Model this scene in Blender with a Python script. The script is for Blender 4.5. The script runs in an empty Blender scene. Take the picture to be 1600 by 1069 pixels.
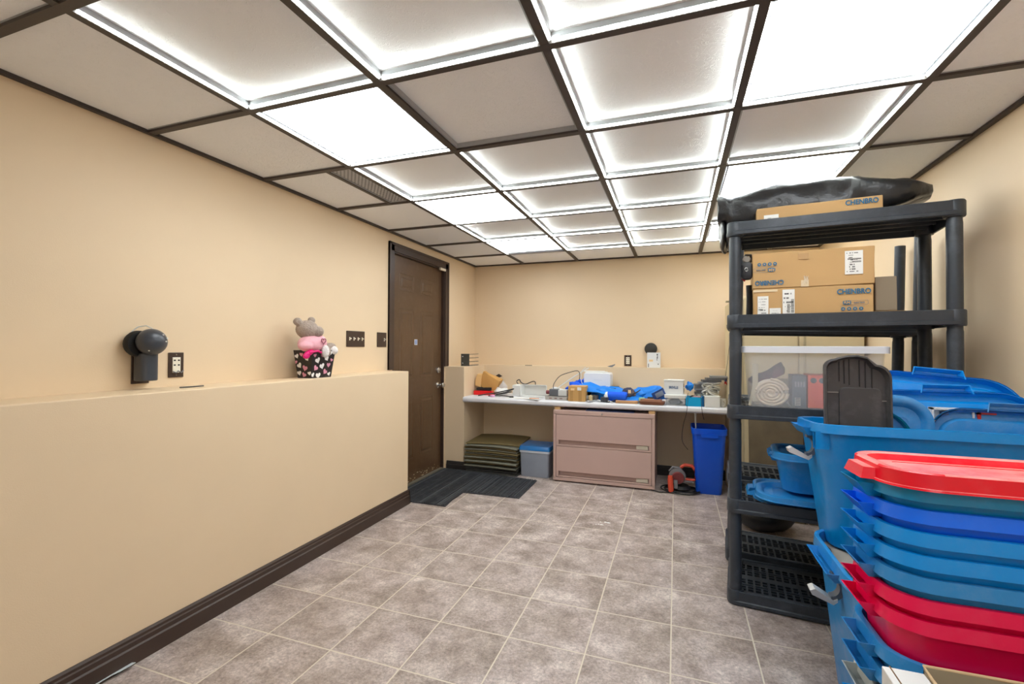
import bpy, bmesh, math, random
from mathutils import Vector, Matrix, noise, Euler
random.seed(7)
PI = math.pi
SC = bpy.context.scene
C = SC.collection

# ------------------------------------------------------------------ camera
f, yaw, pit, rol = 723.65, 0.3393, 0.0125, -0.0045
cam = bpy.data.cameras.new('camera'); cam.sensor_width = 36; cam.lens = f/1600*36; cam.clip_start = .01
co = bpy.data.objects.new('camera', cam); C.objects.link(co)
cy_, sy_, cp_, sp_, cr_, sr_ = math.cos(yaw), math.sin(yaw), math.cos(pit), math.sin(pit), math.cos(rol), math.sin(rol)
R0 = Vector((cy_, sy_, 0)); D0 = Vector((-sy_, cy_, 0)); U0 = Vector((0, 0, 1))
FW = D0*cp_+U0*sp_; U2 = -D0*sp_+U0*cp_
RT = R0*cr_-U2*sr_; UP = R0*sr_+U2*cr_
M = Matrix((RT, UP, -FW)).transposed().to_4x4(); M.translation = Vector((0, 0, 1.21))
co.matrix_world = M
SC.camera = co
# ------------------------------------------------------------------ world and view
w = bpy.data.worlds.new('world'); SC.world = w; w.use_nodes = True
w.node_tree.nodes['Background'].inputs[0].default_value = (.8, .85, 1, 1)
w.node_tree.nodes['Background'].inputs[1].default_value = .3
SC.view_settings.view_transform = 'Standard'; SC.view_settings.look = 'None'
SC.view_settings.gamma = 1; SC.view_settings.use_curve_mapping = False
SC.view_settings.exposure = 0.64
PANEL = 6.0      # strength of the ceiling light panels
STRIP = 38.0     # strength of the little light strips

# ------------------------------------------------------------------ materials
def lin(c):
    return tuple(((v/255)/12.92 if v/255 <= .04045 else ((v/255+.055)/1.055)**2.4) for v in c)
def rgb(c): return (*lin(c), 1)
MC = {}
def mat(name, col, rough=.5, metal=0, var=.0, vscale=8, bump=0, bscale=60, emit=0, alpha=1, trans=0, wear=None, wscale=10, wamt=.5, spec=None, wlo=.5, whi=.75):
    if name in MC: return MC[name]
    m = bpy.data.materials.new(name); m.use_nodes = True
    nt = m.node_tree; N = nt.nodes; L = nt.links
    b = N['Principled BSDF']
    b.inputs['Base Color'].default_value = rgb(col); b.inputs['Roughness'].default_value = rough; b.inputs['Metallic'].default_value = metal
    if spec is not None: b.inputs['Specular IOR Level'].default_value = spec
    if emit: b.inputs['Emission Color'].default_value = rgb(col); b.inputs['Emission Strength'].default_value = emit
    if alpha < 1: b.inputs['Alpha'].default_value = alpha
    if trans: b.inputs['Transmission Weight'].default_value = trans
    tc = N.new('ShaderNodeTexCoord')
    last = None
    if var:
        n = N.new('ShaderNodeTexNoise'); n.inputs['Scale'].default_value = vscale; n.inputs['Detail'].default_value = 6
        L.new(tc.outputs['Object'], n.inputs['Vector'])
        r = N.new('ShaderNodeMapRange'); r.inputs[1].default_value = .3; r.inputs[2].default_value = .7; r.inputs[3].default_value = 1-var; r.inputs[4].default_value = 1+var
        L.new(n.outputs['Fac'], r.inputs[0])
        mx = N.new('ShaderNodeVectorMath'); mx.operation = 'SCALE'; mx.inputs[0].default_value = lin(col)
        L.new(r.outputs[0], mx.inputs['Scale']); last = mx.outputs[0]; L.new(last, b.inputs['Base Color'])
    if wear:
        n = N.new('ShaderNodeTexNoise'); n.inputs['Scale'].default_value = wscale; n.inputs['Detail'].default_value = 8; n.inputs['Roughness'].default_value = .7
        L.new(tc.outputs['Object'], n.inputs['Vector'])
        r = N.new('ShaderNodeMapRange'); r.inputs[1].default_value = wlo; r.inputs[2].default_value = whi; r.inputs[3].default_value = 0; r.inputs[4].default_value = wamt
        L.new(n.outputs['Fac'], r.inputs[0])
        mx = N.new('ShaderNodeMixRGB'); L.new(r.outputs[0], mx.inputs[0])
        if last: L.new(last, mx.inputs[1])
        else: mx.inputs[1].default_value = rgb(col)
        mx.inputs[2].default_value = rgb(wear); L.new(mx.outputs[0], b.inputs['Base Color'])
    if bump:
        n = N.new('ShaderNodeTexNoise'); n.inputs['Scale'].default_value = bscale; n.inputs['Detail'].default_value = 5
        L.new(tc.outputs['Object'], n.inputs['Vector'])
        bp = N.new('ShaderNodeBump'); bp.inputs['Strength'].default_value = bump; bp.inputs['Distance'].default_value = .01
        L.new(n.outputs['Fac'], bp.inputs['Height']); L.new(bp.outputs[0], b.inputs['Normal'])
    MC[name] = m
    return m

def floor_mat():
    m = bpy.data.materials.new('stone_tile'); m.use_nodes = True
    nt = m.node_tree; N = nt.nodes; L = nt.links; b = N['Principled BSDF']
    tc = N.new('ShaderNodeTexCoord'); sx = N.new('ShaderNodeSeparateXYZ'); L.new(tc.outputs['Object'], sx.inputs[0])
    def math_(op, a, b_=None):
        n = N.new('ShaderNodeMath'); n.operation = op
        for i, v in enumerate((a, b_)):
            if v is None: continue
            if isinstance(v, (int, float)): n.inputs[i].default_value = v
            else: L.new(v, n.inputs[i])
        return n.outputs[0]
    TP = .3203
    gx = math_('DIVIDE', math_('ADD', sx.outputs[0], 1.6191+TP*20), TP); gy = math_('DIVIDE', math_('ADD', sx.outputs[1], -1.5176+TP*20), TP)
    fx = math_('ABSOLUTE', math_('SUBTRACT', math_('FRACT', gx), .5)); fy = math_('ABSOLUTE', math_('SUBTRACT', math_('FRACT', gy), .5))
    mxx = math_('MAXIMUM', fx, fy)
    gr = N.new('ShaderNodeMapRange'); gr.inputs[1].default_value = .4885; gr.inputs[2].default_value = .4935; L.new(mxx, gr.inputs[0])
    cb = N.new('ShaderNodeCombineXYZ'); L.new(math_('FLOOR', gx), cb.inputs[0]); L.new(math_('FLOOR', gy), cb.inputs[1])
    wn = N.new('ShaderNodeTexWhiteNoise'); L.new(cb.outputs[0], wn.inputs['Vector'])
    off = N.new('ShaderNodeVectorMath'); off.operation = 'MULTIPLY_ADD'; L.new(wn.outputs['Color'], off.inputs[0]); off.inputs[1].default_value = (9, 9, 9); L.new(tc.outputs['Object'], off.inputs[2])
    n1 = N.new('ShaderNodeTexNoise'); n1.inputs['Scale'].default_value = 7; n1.inputs['Detail'].default_value = 8; n1.inputs['Roughness'].default_value = .68; L.new(off.outputs[0], n1.inputs['Vector'])
    cr = N.new('ShaderNodeValToRGB'); e = cr.color_ramp.elements
    e[0].position = .34; e[0].color = rgb((142, 128, 116)); e[1].position = .68; e[1].color = rgb((214, 204, 192))
    k = e.new(.46); k.color = rgb((166, 152, 141)); k = e.new(.56); k.color = rgb((184, 171, 162))
    L.new(n1.outputs['Fac'], cr.inputs[0])
    n2 = N.new('ShaderNodeTexNoise'); n2.inputs['Scale'].default_value = 85; n2.inputs['Detail'].default_value = 6; n2.inputs['Roughness'].default_value = .8; L.new(off.outputs[0], n2.inputs['Vector'])
    r2 = N.new('ShaderNodeMapRange'); r2.inputs[1].default_value = .35; r2.inputs[2].default_value = .65; r2.inputs[3].default_value = .62; r2.inputs[4].default_value = 1.36; L.new(n2.outputs['Fac'], r2.inputs[0])
    vm = N.new('ShaderNodeVectorMath'); vm.operation = 'SCALE'; L.new(cr.outputs[0], vm.inputs[0]); L.new(r2.outputs[0], vm.inputs['Scale'])
    n3 = N.new('ShaderNodeTexNoise'); n3.inputs['Scale'].default_value = 3.1; L.new(off.outputs[0], n3.inputs['Vector'])
    mt = N.new('ShaderNodeMixRGB'); mt.blend_type = 'MULTIPLY'; L.new(n3.outputs['Fac'], mt.inputs[0]); L.new(vm.outputs[0], mt.inputs[1]); mt.inputs[2].default_value = (.95, .92, 1.0, 1)
    mg = N.new('ShaderNodeMixRGB'); L.new(gr.outputs[0], mg.inputs[0]); L.new(mt.outputs[0], mg.inputs[1]); mg.inputs[2].default_value = rgb((214, 204, 186))
    L.new(mg.outputs[0], b.inputs['Base Color']); b.inputs['Roughness'].default_value = .42
    bp = N.new('ShaderNodeBump'); bp.inputs['Strength'].default_value = .35; bp.inputs['Distance'].default_value = .003
    h = math_('SUBTRACT', n2.outputs['Fac'], gr.outputs[0]); L.new(h, bp.inputs['Height']); L.new(bp.outputs[0], b.inputs['Normal'])
    return m

def tile_mat():
    m = bpy.data.materials.new('embossed_ceiling_tile'); m.use_nodes = True
    nt = m.node_tree; N = nt.nodes; L = nt.links; b = N['Principled BSDF']
    b.inputs['Base Color'].default_value = rgb((248, 250, 253)); b.inputs['Roughness'].default_value = .75
    tc = N.new('ShaderNodeTexCoord')
    n = N.new('ShaderNodeTexNoise'); n.inputs['Scale'].default_value = 22; n.inputs['Detail'].default_value = 3; n.inputs['Distortion'].default_value = 2.2
    L.new(tc.outputs['Object'], n.inputs['Vector'])
    r = N.new('ShaderNodeValToRGB'); e = r.color_ramp.elements; e[0].position = .47; e[0].color = (0, 0, 0, 1); e[1].position = .5; e[1].color = (1, 1, 1, 1)
    k = e.new(.53); k.color = (0, 0, 0, 1)
    L.new(n.outputs['Fac'], r.inputs[0])
    bp = N.new('ShaderNodeBump'); bp.inputs['Strength'].default_value = .45; bp.inputs['Distance'].default_value = .003
    L.new(r.outputs[0], bp.inputs['Height']); L.new(bp.outputs[0], b.inputs['Normal'])
    return m

def strip_mat():
    # a strip of small lamps: bright dots 12 mm apart on a dim carrier
    m = bpy.data.materials.new('lamp_strip'); m.use_nodes = True
    nt = m.node_tree; N = nt.nodes; L = nt.links; b = N['Principled BSDF']
    b.inputs['Base Color'].default_value = rgb((225, 225, 215))
    tc = N.new('ShaderNodeTexCoord'); sx = N.new('ShaderNodeSeparateXYZ'); L.new(tc.outputs['Object'], sx.inputs[0])
    a = N.new('ShaderNodeMath'); a.operation = 'MULTIPLY'; a.inputs[1].default_value = 1/.0149; L.new(sx.outputs[0], a.inputs[0])
    fr = N.new('ShaderNodeMath'); fr.operation = 'FRACT'; L.new(a.outputs[0], fr.inputs[0])
    g = N.new('ShaderNodeMath'); g.operation = 'GREATER_THAN'; g.inputs[1].default_value = .45; L.new(fr.outputs[0], g.inputs[0])
    r = N.new('ShaderNodeMapRange'); r.inputs[3].default_value = .3; r.inputs[4].default_value = 1; L.new(g.outputs[0], r.inputs[0])
    s = N.new('ShaderNodeMath'); s.operation = 'MULTIPLY'; s.inputs[1].default_value = STRIP; L.new(r.outputs[0], s.inputs[0])
    b.inputs['Emission Color'].default_value = (.93, 1, .96, 1); L.new(s.outputs[0], b.inputs['Emission Strength'])
    return m

WALL = mat('tan_paint', (230, 206, 172), .6, var=.015, vscale=3, bump=.05, bscale=220)
FLOOR = floor_mat(); TILE = tile_mat(); STRIPM = strip_mat()
BROWN = mat('dark_brown_paint', (62, 46, 38), .4, var=.08, vscale=6)
DOORM = mat('door_brown_paint', (88, 64, 42), .38, var=.1, vscale=5, wear=(120, 102, 84), wscale=24, wamt=.25)
GRID = mat('ceiling_grid_brown', (66, 58, 54), .5)
RIM = mat('grid_edge_grey', (168, 170, 174), .5)
BLACK = mat('black_plastic', (48, 54, 62), .42, wear=(92, 99, 108), wscale=7, wamt=.45)
DBLACK = mat('flat_black', (18, 18, 20), .6)
WHITE = mat('white_plastic', (232, 232, 228), .4)
PAPER = mat('white_paper', (236, 236, 232), .8)
CHROME = mat('satin_chrome', (205, 205, 205), .22, 1)
CARD = mat('cardboard', (198, 160, 108), .8, var=.06, vscale=5)
INK = mat('blue_ink', (40, 108, 146), .7)
INKD = mat('black_ink', (50, 50, 50), .7)

# ------------------------------------------------------------------ builder
class MB:
    def __init__(s): s.bm = bmesh.new()
    def _m(s, fs, m):
        for q in fs: q.material_index = m
    def box(s, x0, x1, y0, y1, z0, z1, m=0, rot=None, piv=None):
        v = [s.bm.verts.new((x, y, z)) for x in (x0, x1) for y in (y0, y1) for z in (z0, z1)]
        fs = [s.bm.faces.new([v[i] for i in q]) for q in ((0, 1, 3, 2), (4, 6, 7, 5), (0, 4, 5, 1), (2, 3, 7, 6), (0, 2, 6, 4), (1, 5, 7, 3))]
        s._m(fs, m)
        if rot is not None:
            p = Vector(piv) if piv else Vector(((x0+x1)/2, (y0+y1)/2, (z0+z1)/2))
            R = Euler(rot).to_matrix()
            for q in v: q.co = R @ (q.co-p)+p
        return s
    def loft(s, loops, m=0, cap0=False, cap1=False, closed=True, ring=False):
        L = [[s.bm.verts.new(p) for p in lp] for lp in loops]; fs = []
        n = len(L[0]); K = len(L)
        for i in range(K if ring else K-1):
            a, b = L[i], L[(i+1) % K]
            for j in range(n if closed else n-1):
                k = (j+1) % n
                try: fs.append(s.bm.faces.new((a[j], a[k], b[k], b[j])))
                except ValueError: pass
        if cap0: fs.append(s.bm.faces.new(list(reversed(L[0]))))
        if cap1: fs.append(s.bm.faces.new(L[-1]))
        s._m(fs, m); return s
    def lathe(s, prof, seg=20, c=(0, 0, 0), axis='z', m=0, cap=True):
        loops = []
        for r, h in prof:
            lp = []
            for i in range(seg):
                a = 2*PI*i/seg; p = (max(r, 1e-5)*math.cos(a), max(r, 1e-5)*math.sin(a), h)
                if axis == 'x': p = (p[2], p[0], p[1])
                if axis == 'y': p = (p[0], p[2], p[1])
                lp.append((p[0]+c[0], p[1]+c[1], p[2]+c[2]))
            loops.append(lp)
        return s.loft(loops, m, cap, cap)
    def cyl(s, c, r, h, axis='z', seg=20, m=0): return s.lathe([(r, 0), (r, h)], seg, c, axis, m)
    def tube(s, pts, r, seg=8, m=0, rs=None):
        P = [Vector(p) for p in pts]; loops = []
        for i, p in enumerate(P):
            t = (P[min(i+1, len(P)-1)]-P[max(i-1, 0)]).normalized()
            a = t.cross(Vector((0, 0, 1)))
            if a.length < .05: a = t.cross(Vector((0, 1, 0)))
            a.normalize(); b = t.cross(a)
            rr = rs[i] if rs else r
            loops.append([p+(a*math.cos(2*PI*k/seg)+b*math.sin(2*PI*k/seg))*rr for k in range(seg)])
        return s.loft(loops, m, True, True)
    def sphere(s, c, r, seg=16, rings=10, m=0, sc=(1, 1, 1), rot=None):
        R = Euler(rot).to_matrix() if rot else Matrix.Identity(3)
        loops = []
        for i in range(rings+1):
            a = -PI/2+PI*i/rings
            loops.append([Vector(c)+R @ Vector((r*sc[0]*max(math.cos(a), 1e-4)*math.cos(2*PI*k/seg), r*sc[1]*max(math.cos(a), 1e-4)*math.sin(2*PI*k/seg), r*sc[2]*math.sin(a))) for k in range(seg)])
        return s.loft(loops, m, True, True)
    def prism(s, pts, h0, h1, plane='xy', m=0):
        def P(a, b, h):
            return {'xy': (a, b, h), 'xz': (a, h, b), 'yz': (h, a, b)}[plane]
        return s.loft([[P(a, b, h0) for a, b in pts], [P(a, b, h1) for a, b in pts]], m, True, True)
    def crumple(s, amt, sc, seed=0, axis=(1, 1, 1)):
        for v in s.bm.verts:
            n = noise.noise_vector(v.co*sc+Vector((seed*3.1, seed, -seed)))
            v.co += Vector((n.x*axis[0], n.y*axis[1], n.z*axis[2]))*amt
        return s
    def sub(s, cuts=3):
        bmesh.ops.subdivide_edges(s.bm, edges=s.bm.edges[:], cuts=cuts, use_grid_fill=True); return s
    def xf(s, M):
        s.bm.transform(M); return s
    def build(s, name, mats, parent=None, smooth=40, bevel=0, bseg=2, subsurf=0, solid=0):
        bmesh.ops.recalc_face_normals(s.bm, faces=s.bm.faces[:])
        me = bpy.data.meshes.new(name); s.bm.to_mesh(me); s.bm.free()
        for m in (mats if isinstance(mats, (list, tuple)) else [mats]): me.materials.append(m)
        if smooth:
            me.shade_smooth(); me.set_sharp_from_angle(angle=math.radians(smooth))
        o = bpy.data.objects.new(name, me); C.objects.link(o)
        if parent: o.parent = parent
        if solid:
            q = o.modifiers.new('s', 'SOLIDIFY'); q.thickness = solid; q.offset = 0
        if bevel:
            q = o.modifiers.new('b', 'BEVEL'); q.width = bevel; q.segments = bseg; q.limit_method = 'ANGLE'; q.angle_limit = math.radians(40); q.harden_normals = False
        if subsurf:
            q = o.modifiers.new('ss', 'SUBSURF'); q.levels = subsurf; q.render_levels = subsurf
        return o
def tag(o, label=None, cat=None, group=None, kind=None, loc=None, rot=None):
    if label: o['label'] = label
    if cat: o['category'] = cat
    if group: o['group'] = group
    if kind: o['kind'] = kind
    if loc: o.location = loc
    if rot is not None: o.rotation_euler = (0, 0, rot) if isinstance(rot, (int, float)) else rot
    return o
def thing(name, label, cat, loc=(0, 0, 0), rot=0, group=None):
    o = bpy.data.objects.new(name, None); C.objects.link(o); o.empty_display_size = .05
    return tag(o, label, cat, group, None, loc, rot)
def struct(name, mb, m, **k):
    o = mb.build(name, m, **k); o['kind'] = 'structure'; return o
def copy_tree(o, parent=None):
    c = o.copy(); C.objects.link(c)
    if parent: c.parent = parent
    for ch in list(o.children): copy_tree(ch, c)
    return c
def B(*a, **k): return MB().box(*a, **k)
def rrect(w, h, r, n=5, cx=0, cy=0, z=0):
    r = min(r, w/2-1e-4, h/2-1e-4); out = []
    for qx, qy, a0 in ((1, 1, 0), (-1, 1, 90), (-1, -1, 180), (1, -1, 270)):
        for i in range(n+1):
            a = math.radians(a0+90*i/n)
            out.append((cx+qx*(w/2-r)+r*math.cos(a), cy+qy*(h/2-r)+r*math.sin(a), z))
    return out
def text_mesh(s, size, m, parent, loc, rot=(PI/2, 0, 0), depth=.0006, sx=1.0, name='lettering', bold=0.0):
    cu = bpy.data.curves.new('t', 'FONT'); cu.body = s; cu.size = size; cu.extrude = depth; cu.align_x = 'CENTER'; cu.align_y = 'CENTER'; cu.offset = bold
    o = bpy.data.objects.new('t', cu); C.objects.link(o); bpy.context.view_layer.update()
    me = bpy.data.meshes.new_from_object(o); bpy.data.objects.remove(o)
    me.materials.clear(); me.materials.append(m)
    q = bpy.data.objects.new(name, me); C.objects.link(q); q.parent = parent
    q.location = loc; q.rotation_euler = rot; q.scale = (sx, 1, 1)
    return q

# ================================================================== ROOM
XL, XR, YB, YF, H = -2.19, 1.24, 4.91, -1.3, 2.147
GX = [XL, -1.60, -.99, -.38, .228, .83, XR]
GY = [YF, -1.009, -.412, .185, .782, 1.379, 1.98, 2.575, 3.175, 3.77, 4.36, YB]
struct('floor', B(XL-.1, XR+.1, YF-.1, YB+.1, -.08, 0), FLOOR)
wl = MB()   # left wall with the doorway left open
D0y, D1y, DH = 3.262, 4.158, 2.0
wl.box(XL-.12, XL, YF-.1, D0y, 0, 2.25).box(XL-.12, XL, D1y, YB, 0, 2.25).box(XL-.12, XL, D0y, D1y, DH, 2.25)
struct('wall_left', wl, WALL)
struct('wall_back', B(XL-.12, XR+.12, YB, YB+.12, 0, 2.25), WALL)
struct('wall_right', B(XR, XR+.12, YF-.1, YB, 0, 2.25), WALL)
struct('wall_front', B(XL-.12, XR+.12, YF-.12, YF, 0, 2.25), mat('bounce_white', (238, 234, 228), .6))  # unseen wall, made white to bounce light up to the ceiling
# low ledge walls
hw = struct('wall_low_left', B(XL, -1.955, YF, 3.13, 0, 1.025), WALL, bevel=.004)
struct('wall_low_corner', B(XL, -1.975, 4.175, YB, 0, 1.02), WALL, bevel=.004)
struct('wall_low_back', B(-1.9751, XR, 4.68, YB, 0, 1.02), WALL)
# baseboards
def profile(y0=0.0):
    return [(0, 0), (.017, 0), (.017, .062), (.012, .068), (.012, .085), (.009, .09), (.009, .1), (.004, .108), (0, .108)]
bb = MB(); bb.loft([[(-1.955+a, y, b) for a, b in profile()] for y in (YF, 3.13+.0)], 0, True, True)
struct('baseboard_left', bb, BROWN, smooth=30)
bb = MB(); bb.loft([[(x, 3.13+a, b*.98) for a, b in profile()] for x in (XL+.02, -1.94)], 0, True, True)
bb.loft([[(x, 4.175-a, b*.75) for a, b in profile()] for x in (XL+.03, -1.962)], 0, True, True)
bb.loft([[(-1.975+a, y, b*.75) for a, b in profile()] for y in (4.16, 4.68)], 0, True, True)
bb.loft([[(x, 4.68-a, b*.85) for a, b in profile()] for x in (-1.97, .7)], 0, True, True)
struct('baseboard_back', bb, mat('black_brown_paint', (44, 38, 36), .45), smooth=30)
bb = MB(); bb.loft([[(XR-a, y, b) for a, b in profile()] for y in (YF, 4.68)], 0, True, True); struct('baseboard_right', bb, BROWN, smooth=30)

# ceiling: tiles lying a little above the grid
panels = {(1, 5), (1, 7), (1, 9), (4, 5), (4, 7), (4, 9), (4, 3), (4, 1)}
ct = MB(); rim = MB(); IN = .023; TZ = H+.024
for i in range(6):
    for j in range(11):
        x0, x1, y0, y1 = GX[i], GX[i+1], GY[j], GY[j+1]
        led = 1 <= i <= 4 and 3 <= j <= 9
        inn = IN if led else .018; tz = TZ if led else H+.008
        # slanted metal edge between grid bar and tile
        rim.loft([[(x0+d, y0+d, z), (x1-d, y0+d, z), (x1-d, y1-d, z), (x0+d, y1-d, z)] for d, z in ((.006, H+.004), (inn, H+.006), (inn, tz+.004))])
        if (i, j) in panels: continue
        if i == 0 and j == 6: x1 = -1.755
        n = 6; e = inn-.004
        sag = .010 if led else .001
        V = [[ct.bm.verts.new((x0+e+(x1-x0-2*e)*a/n, y0+e+(y1-y0-2*e)*b/n, tz-sag*math.sin(PI*a/n)*math.sin(PI*b/n))) for b in range(n+1)] for a in range(n+1)]
        for a in range(n):
            for b in range(n): ct.bm.faces.new((V[a][b], V[a][b+1], V[a+1][b+1], V[a+1][b]))
ct.box(XL-.1, XR+.1, YF-.1, YB+.1, 2.26, 2.30)
struct('ceiling', ct, TILE)
struct('trim_2', rim, RIM, smooth=0)
gr = MB()
for x in GX[1:-1]: gr.box(x-.0145, x+.0145, YF, YB, H-.004, H+.03)
for y in GY[1:-1]: gr.box(XL, XR, y-.0145, y+.0145, H-.0045, H+.029)
gr.box(XL, XL+.02, YF, YB, H-.006, H+.03).box(XR-.02, XR, YF, YB, H-.006, H+.03).box(XL, XR, YB-.02, YB, H-.0055, H+.03)
gr.box(-1.766, -1.744, GY[6], GY[7], H-.004, H+.028)
struct('trim_1', gr, GRID, smooth=0)

# light panels
DIFF = mat('panel_diffuser', (244, 250, 255), .5, emit=PANEL)
wherep = {(1, 5): 'large glowing ceiling panel nearest the camera, above the tan half wall', (4, 5): 'largest glowing ceiling panel, at the upper right edge of the photo',
          (1, 7): 'glowing ceiling panel in front of the door, between two white tiles', (4, 7): 'glowing ceiling panel above the black shelving, ahead of the black bag',
          (1, 9): 'smallest glowing ceiling panel, above the left end of the counter', (4, 9): 'glowing ceiling panel mostly hidden by the black bag on the shelving'}
for (i, j) in sorted(panels):
    x0, x1, y0, y1 = GX[i], GX[i+1], GY[j], GY[j+1]
    t = thing('ceiling_light', wherep.get((i, j), 'glowing ceiling panel behind the camera, %s column, %s' % ('left' if i == 1 else 'right', 'last' if j == 1 else 'next to last')), 'ceiling light', ((x0+x1)/2, (y0+y1)/2, H+.012), 0, 'square light panels in the ceiling')
    hx, hy = (x1-x0)/2-.027, (y1-y0)/2-.027
    B(-hx+.007, hx-.007, -hy+.007, hy-.007, 0, .004).build('diffuser', DIFF, t, 0)
    fr = MB(); fr.loft([[(-a, -b, z), (a, -b, z), (a, b, z), (-a, b, z)] for a, b, z in ((hx, hy, -.002), (hx-.008, hy-.008, -.002), (hx-.008, hy-.008, .006), (hx, hy, .006))], ring=True)
    fr.build('frame', RIM, t, 0)
# light strips along grid bars: (cell i, cell j, side)
wl_ = []
for j in range(4, 10):
    for i in range(1, 5):
        s = ''
        if j == 4: s = 'LF' if i < 4 else ''
        elif i == 2 and j == 5: s = ''
        elif i == 1 and j in (9,): s = 'L'
        else:
            s = 'LF'
            if i == 2 and j == 9: s = 'LF'
            if i == 3 and j >= 5: s = 'LFR'
            if i == 4: s = 'FR'
            if i == 4 and j == 5: s = 'LFR'
        for q in s: wl_.append((i, j, q))
cols = {1: 'leftmost', 2: 'second', 3: 'third', 4: 'rightmost'}
rows = {4: 'nearest row', 5: 'second row', 6: 'third row', 7: 'fourth row', 8: 'fifth row', 9: 'sixth row'}
for (i, j, q) in wl_:
    x0, x1, y0, y1 = GX[i], GX[i+1], GY[j], GY[j+1]
    ln = (x1-x0 if q == 'F' else y1-y0)-.05
    o = B(-ln/2, ln/2, -.002, .002, -.003, .003).build('light_strip', STRIPM, None, 0)
    d = .0178
    if q == 'F': o.location = ((x0+x1)/2, y1-d, H+.001)
    elif q == 'L': o.location = (x0+d, (y0+y1)/2, H+.001); o.rotation_euler = (0, 0, PI/2)
    else: o.location = (x1-d, (y0+y1)/2, H+.001); o.rotation_euler = (0, 0, PI/2)
    tag(o, 'dotted light strip, %s edge, %s column, %s of ceiling cells' % ({'F': 'far', 'L': 'left', 'R': 'right'}[q], cols[i], rows[j]), 'light strip', 'light strips along the ceiling grid')
# air grille
x0, x1, y0, y1 = -1.744, GX[1]-.011, GY[6]+.011, GY[7]-.011
g = thing('air_vent', 'narrow grey perforated air grille in the ceiling near the left wall', 'air vent', (0, 0, H))
gm = mat('grille_grey', (176, 176, 178), .5); gb = MB(); nx, ny = 9, 37
gb.box(x0, x1, y0, y1, .004, .006)
for a in range(nx):
    for b in range(ny):
        if (a+b) % 2 == 0: gb.box(x0+.012+a*(x1-x0-.024)/nx, x0+.012+(a+.62)*(x1-x0-.024)/nx, y0+.012+b*(y1-y0-.024)/ny, y0+.012+(b+.62)*(y1-y0-.024)/ny, .0032, .0045, m=1)
gb.build('perforated_plate', [gm, mat('grille_hole', (110, 110, 112), .8)], g, 0)
fr = MB(); fr.loft([[(a0, b0, z), (a1, b0, z), (a1, b1, z), (a0, b1, z)] for a0, a1, b0, b1, z in ((x0, x1, y0, y1, 0), (x0+.009, x1-.009, y0+.009, y1-.009, 0), (x0+.009, x1-.009, y0+.009, y1-.009, .006), (x0, x1, y0, y1, .006))], ring=True)
fr.build('frame', RIM, g, 0)

# ================================================================== DOOR
door = thing('door_1', None, None); door['kind'] = 'structure'
ds = MB(); xs = XL-.03
ds.box(xs-.04, xs, D0y+.012, D1y-.012, .012, DH-.012)
slab = ds.build('door_slab', DOORM, door, 0)
yr = [(3.395, 3.63), (3.745, 3.985)]; zr = [(1.70, 1.845), (.93, 1.545), (.22, .755)]
for (a, b) in yr:
    for (c, d) in zr:
        p = MB()
        L_ = []
        for e, x in ((0, xs), (.004, xs+.003), (.014, xs-.004+.005), (.03, xs+.0015), (.042, xs+.006)):
            L_.append([(x, a+e, c+e), (x, b-e, c+e), (x, b-e, d-e), (x, a+e, d-e)])
        p.loft(L_, 0, False, True).build('panel', DOORM, door, 0)
fr = MB(); fw = .072
def casing(pts2): pass
for (a, b) in ((D0y-fw, D0y), (D1y, D1y+fw)):
    fr.box(XL-.005, XL+.014, a, b, 1.026 if a < D0y-.01 else 1.02, DH+fw)
    fr.box(XL-.005, XL+.018, a+(.0 if a < 3.5 else .05), b-(.05 if a < 3.5 else 0), 1.026, DH+fw)
fr.box(XL-.005, XL+.014, D0y-fw, D1y+fw, DH, DH+fw).box(XL-.005, XL+.018, D0y-fw, D1y+fw, DH+.05, DH+fw)
fr.box(XL-.11, XL+.001, D0y-.004, D0y+.01, 0, DH).box(XL-.11, XL+.001, D1y-.01, D1y+.004, 0, DH).box(XL-.11, XL+.001, D0y, D1y, DH-.01, DH+.004)
fr.build('door_frame', BROWN, door, 0, bevel=.002)
for z in (1.0, 1.72):
    h = MB(); h.cyl((xs+.006, D0y+.012, z), .007, .1).box(xs, xs+.004, D0y+.012, D0y+.036, z+.004, z+.096); h.build('hinge', mat('painted_hinge', (150, 140, 128), .4, .5), door)
kb = MB(); kb.lathe([(.032, 0), (.032, .006), (.024, .012), (.012, .016), (.011, .03), (.02, .04), (.027, .052), (.027, .064), (.018, .072), (.0, .074)], 24, (xs, 4.085, .838), 'x'); kb.build('door_knob', CHROME, door)
kb = MB(); kb.lathe([(.03, 0), (.03, .012), (.022, .018), (.0, .019)], 24, (xs, 4.085, .985), 'x'); kb.box(xs+.018, xs+.03, 4.081, 4.089, .968, 1.002); kb.build('deadbolt', CHROME, door)
st = B(xs, xs+.0012, 3.645, 3.695, 1.232, 1.282, m=0)
for a in range(3):
    for b in range(3): st.box(xs+.001, xs+.0018, 3.652+a*.013, 3.662+a*.013, 1.239+b*.013, 1.249+b*.013, m=1)
tag(st.build('sticker', [mat('sticker_white', (222, 226, 235), .6), mat('sticker_blue', (90, 130, 200), .6)], None, 0), 'small square blue and white sticker on the middle of the brown door', 'sticker')
sn = MB(); sn.box(XL+.012, XL+.032, 4.02, 4.13, 1.968, 1.992); tag(sn.build('door_sensor', mat('cream_plastic', (222, 212, 190), .45), None, bevel=.003), 'small cream alarm sensor on the top corner of the brown door', 'door sensor')
sc = B(xs, xs+.001, D0y+.02, D1y-.02, .013, .02)
chips = MB(); random.seed(3)
for k in range(46):
    y = random.uniform(3.3, 4.1); z = .014+abs(random.gauss(0, .03)); s = random.uniform(.003, .012)
    chips.box(xs, xs+.0008, y, y+s*1.6, z, z+s*.5)
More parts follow.
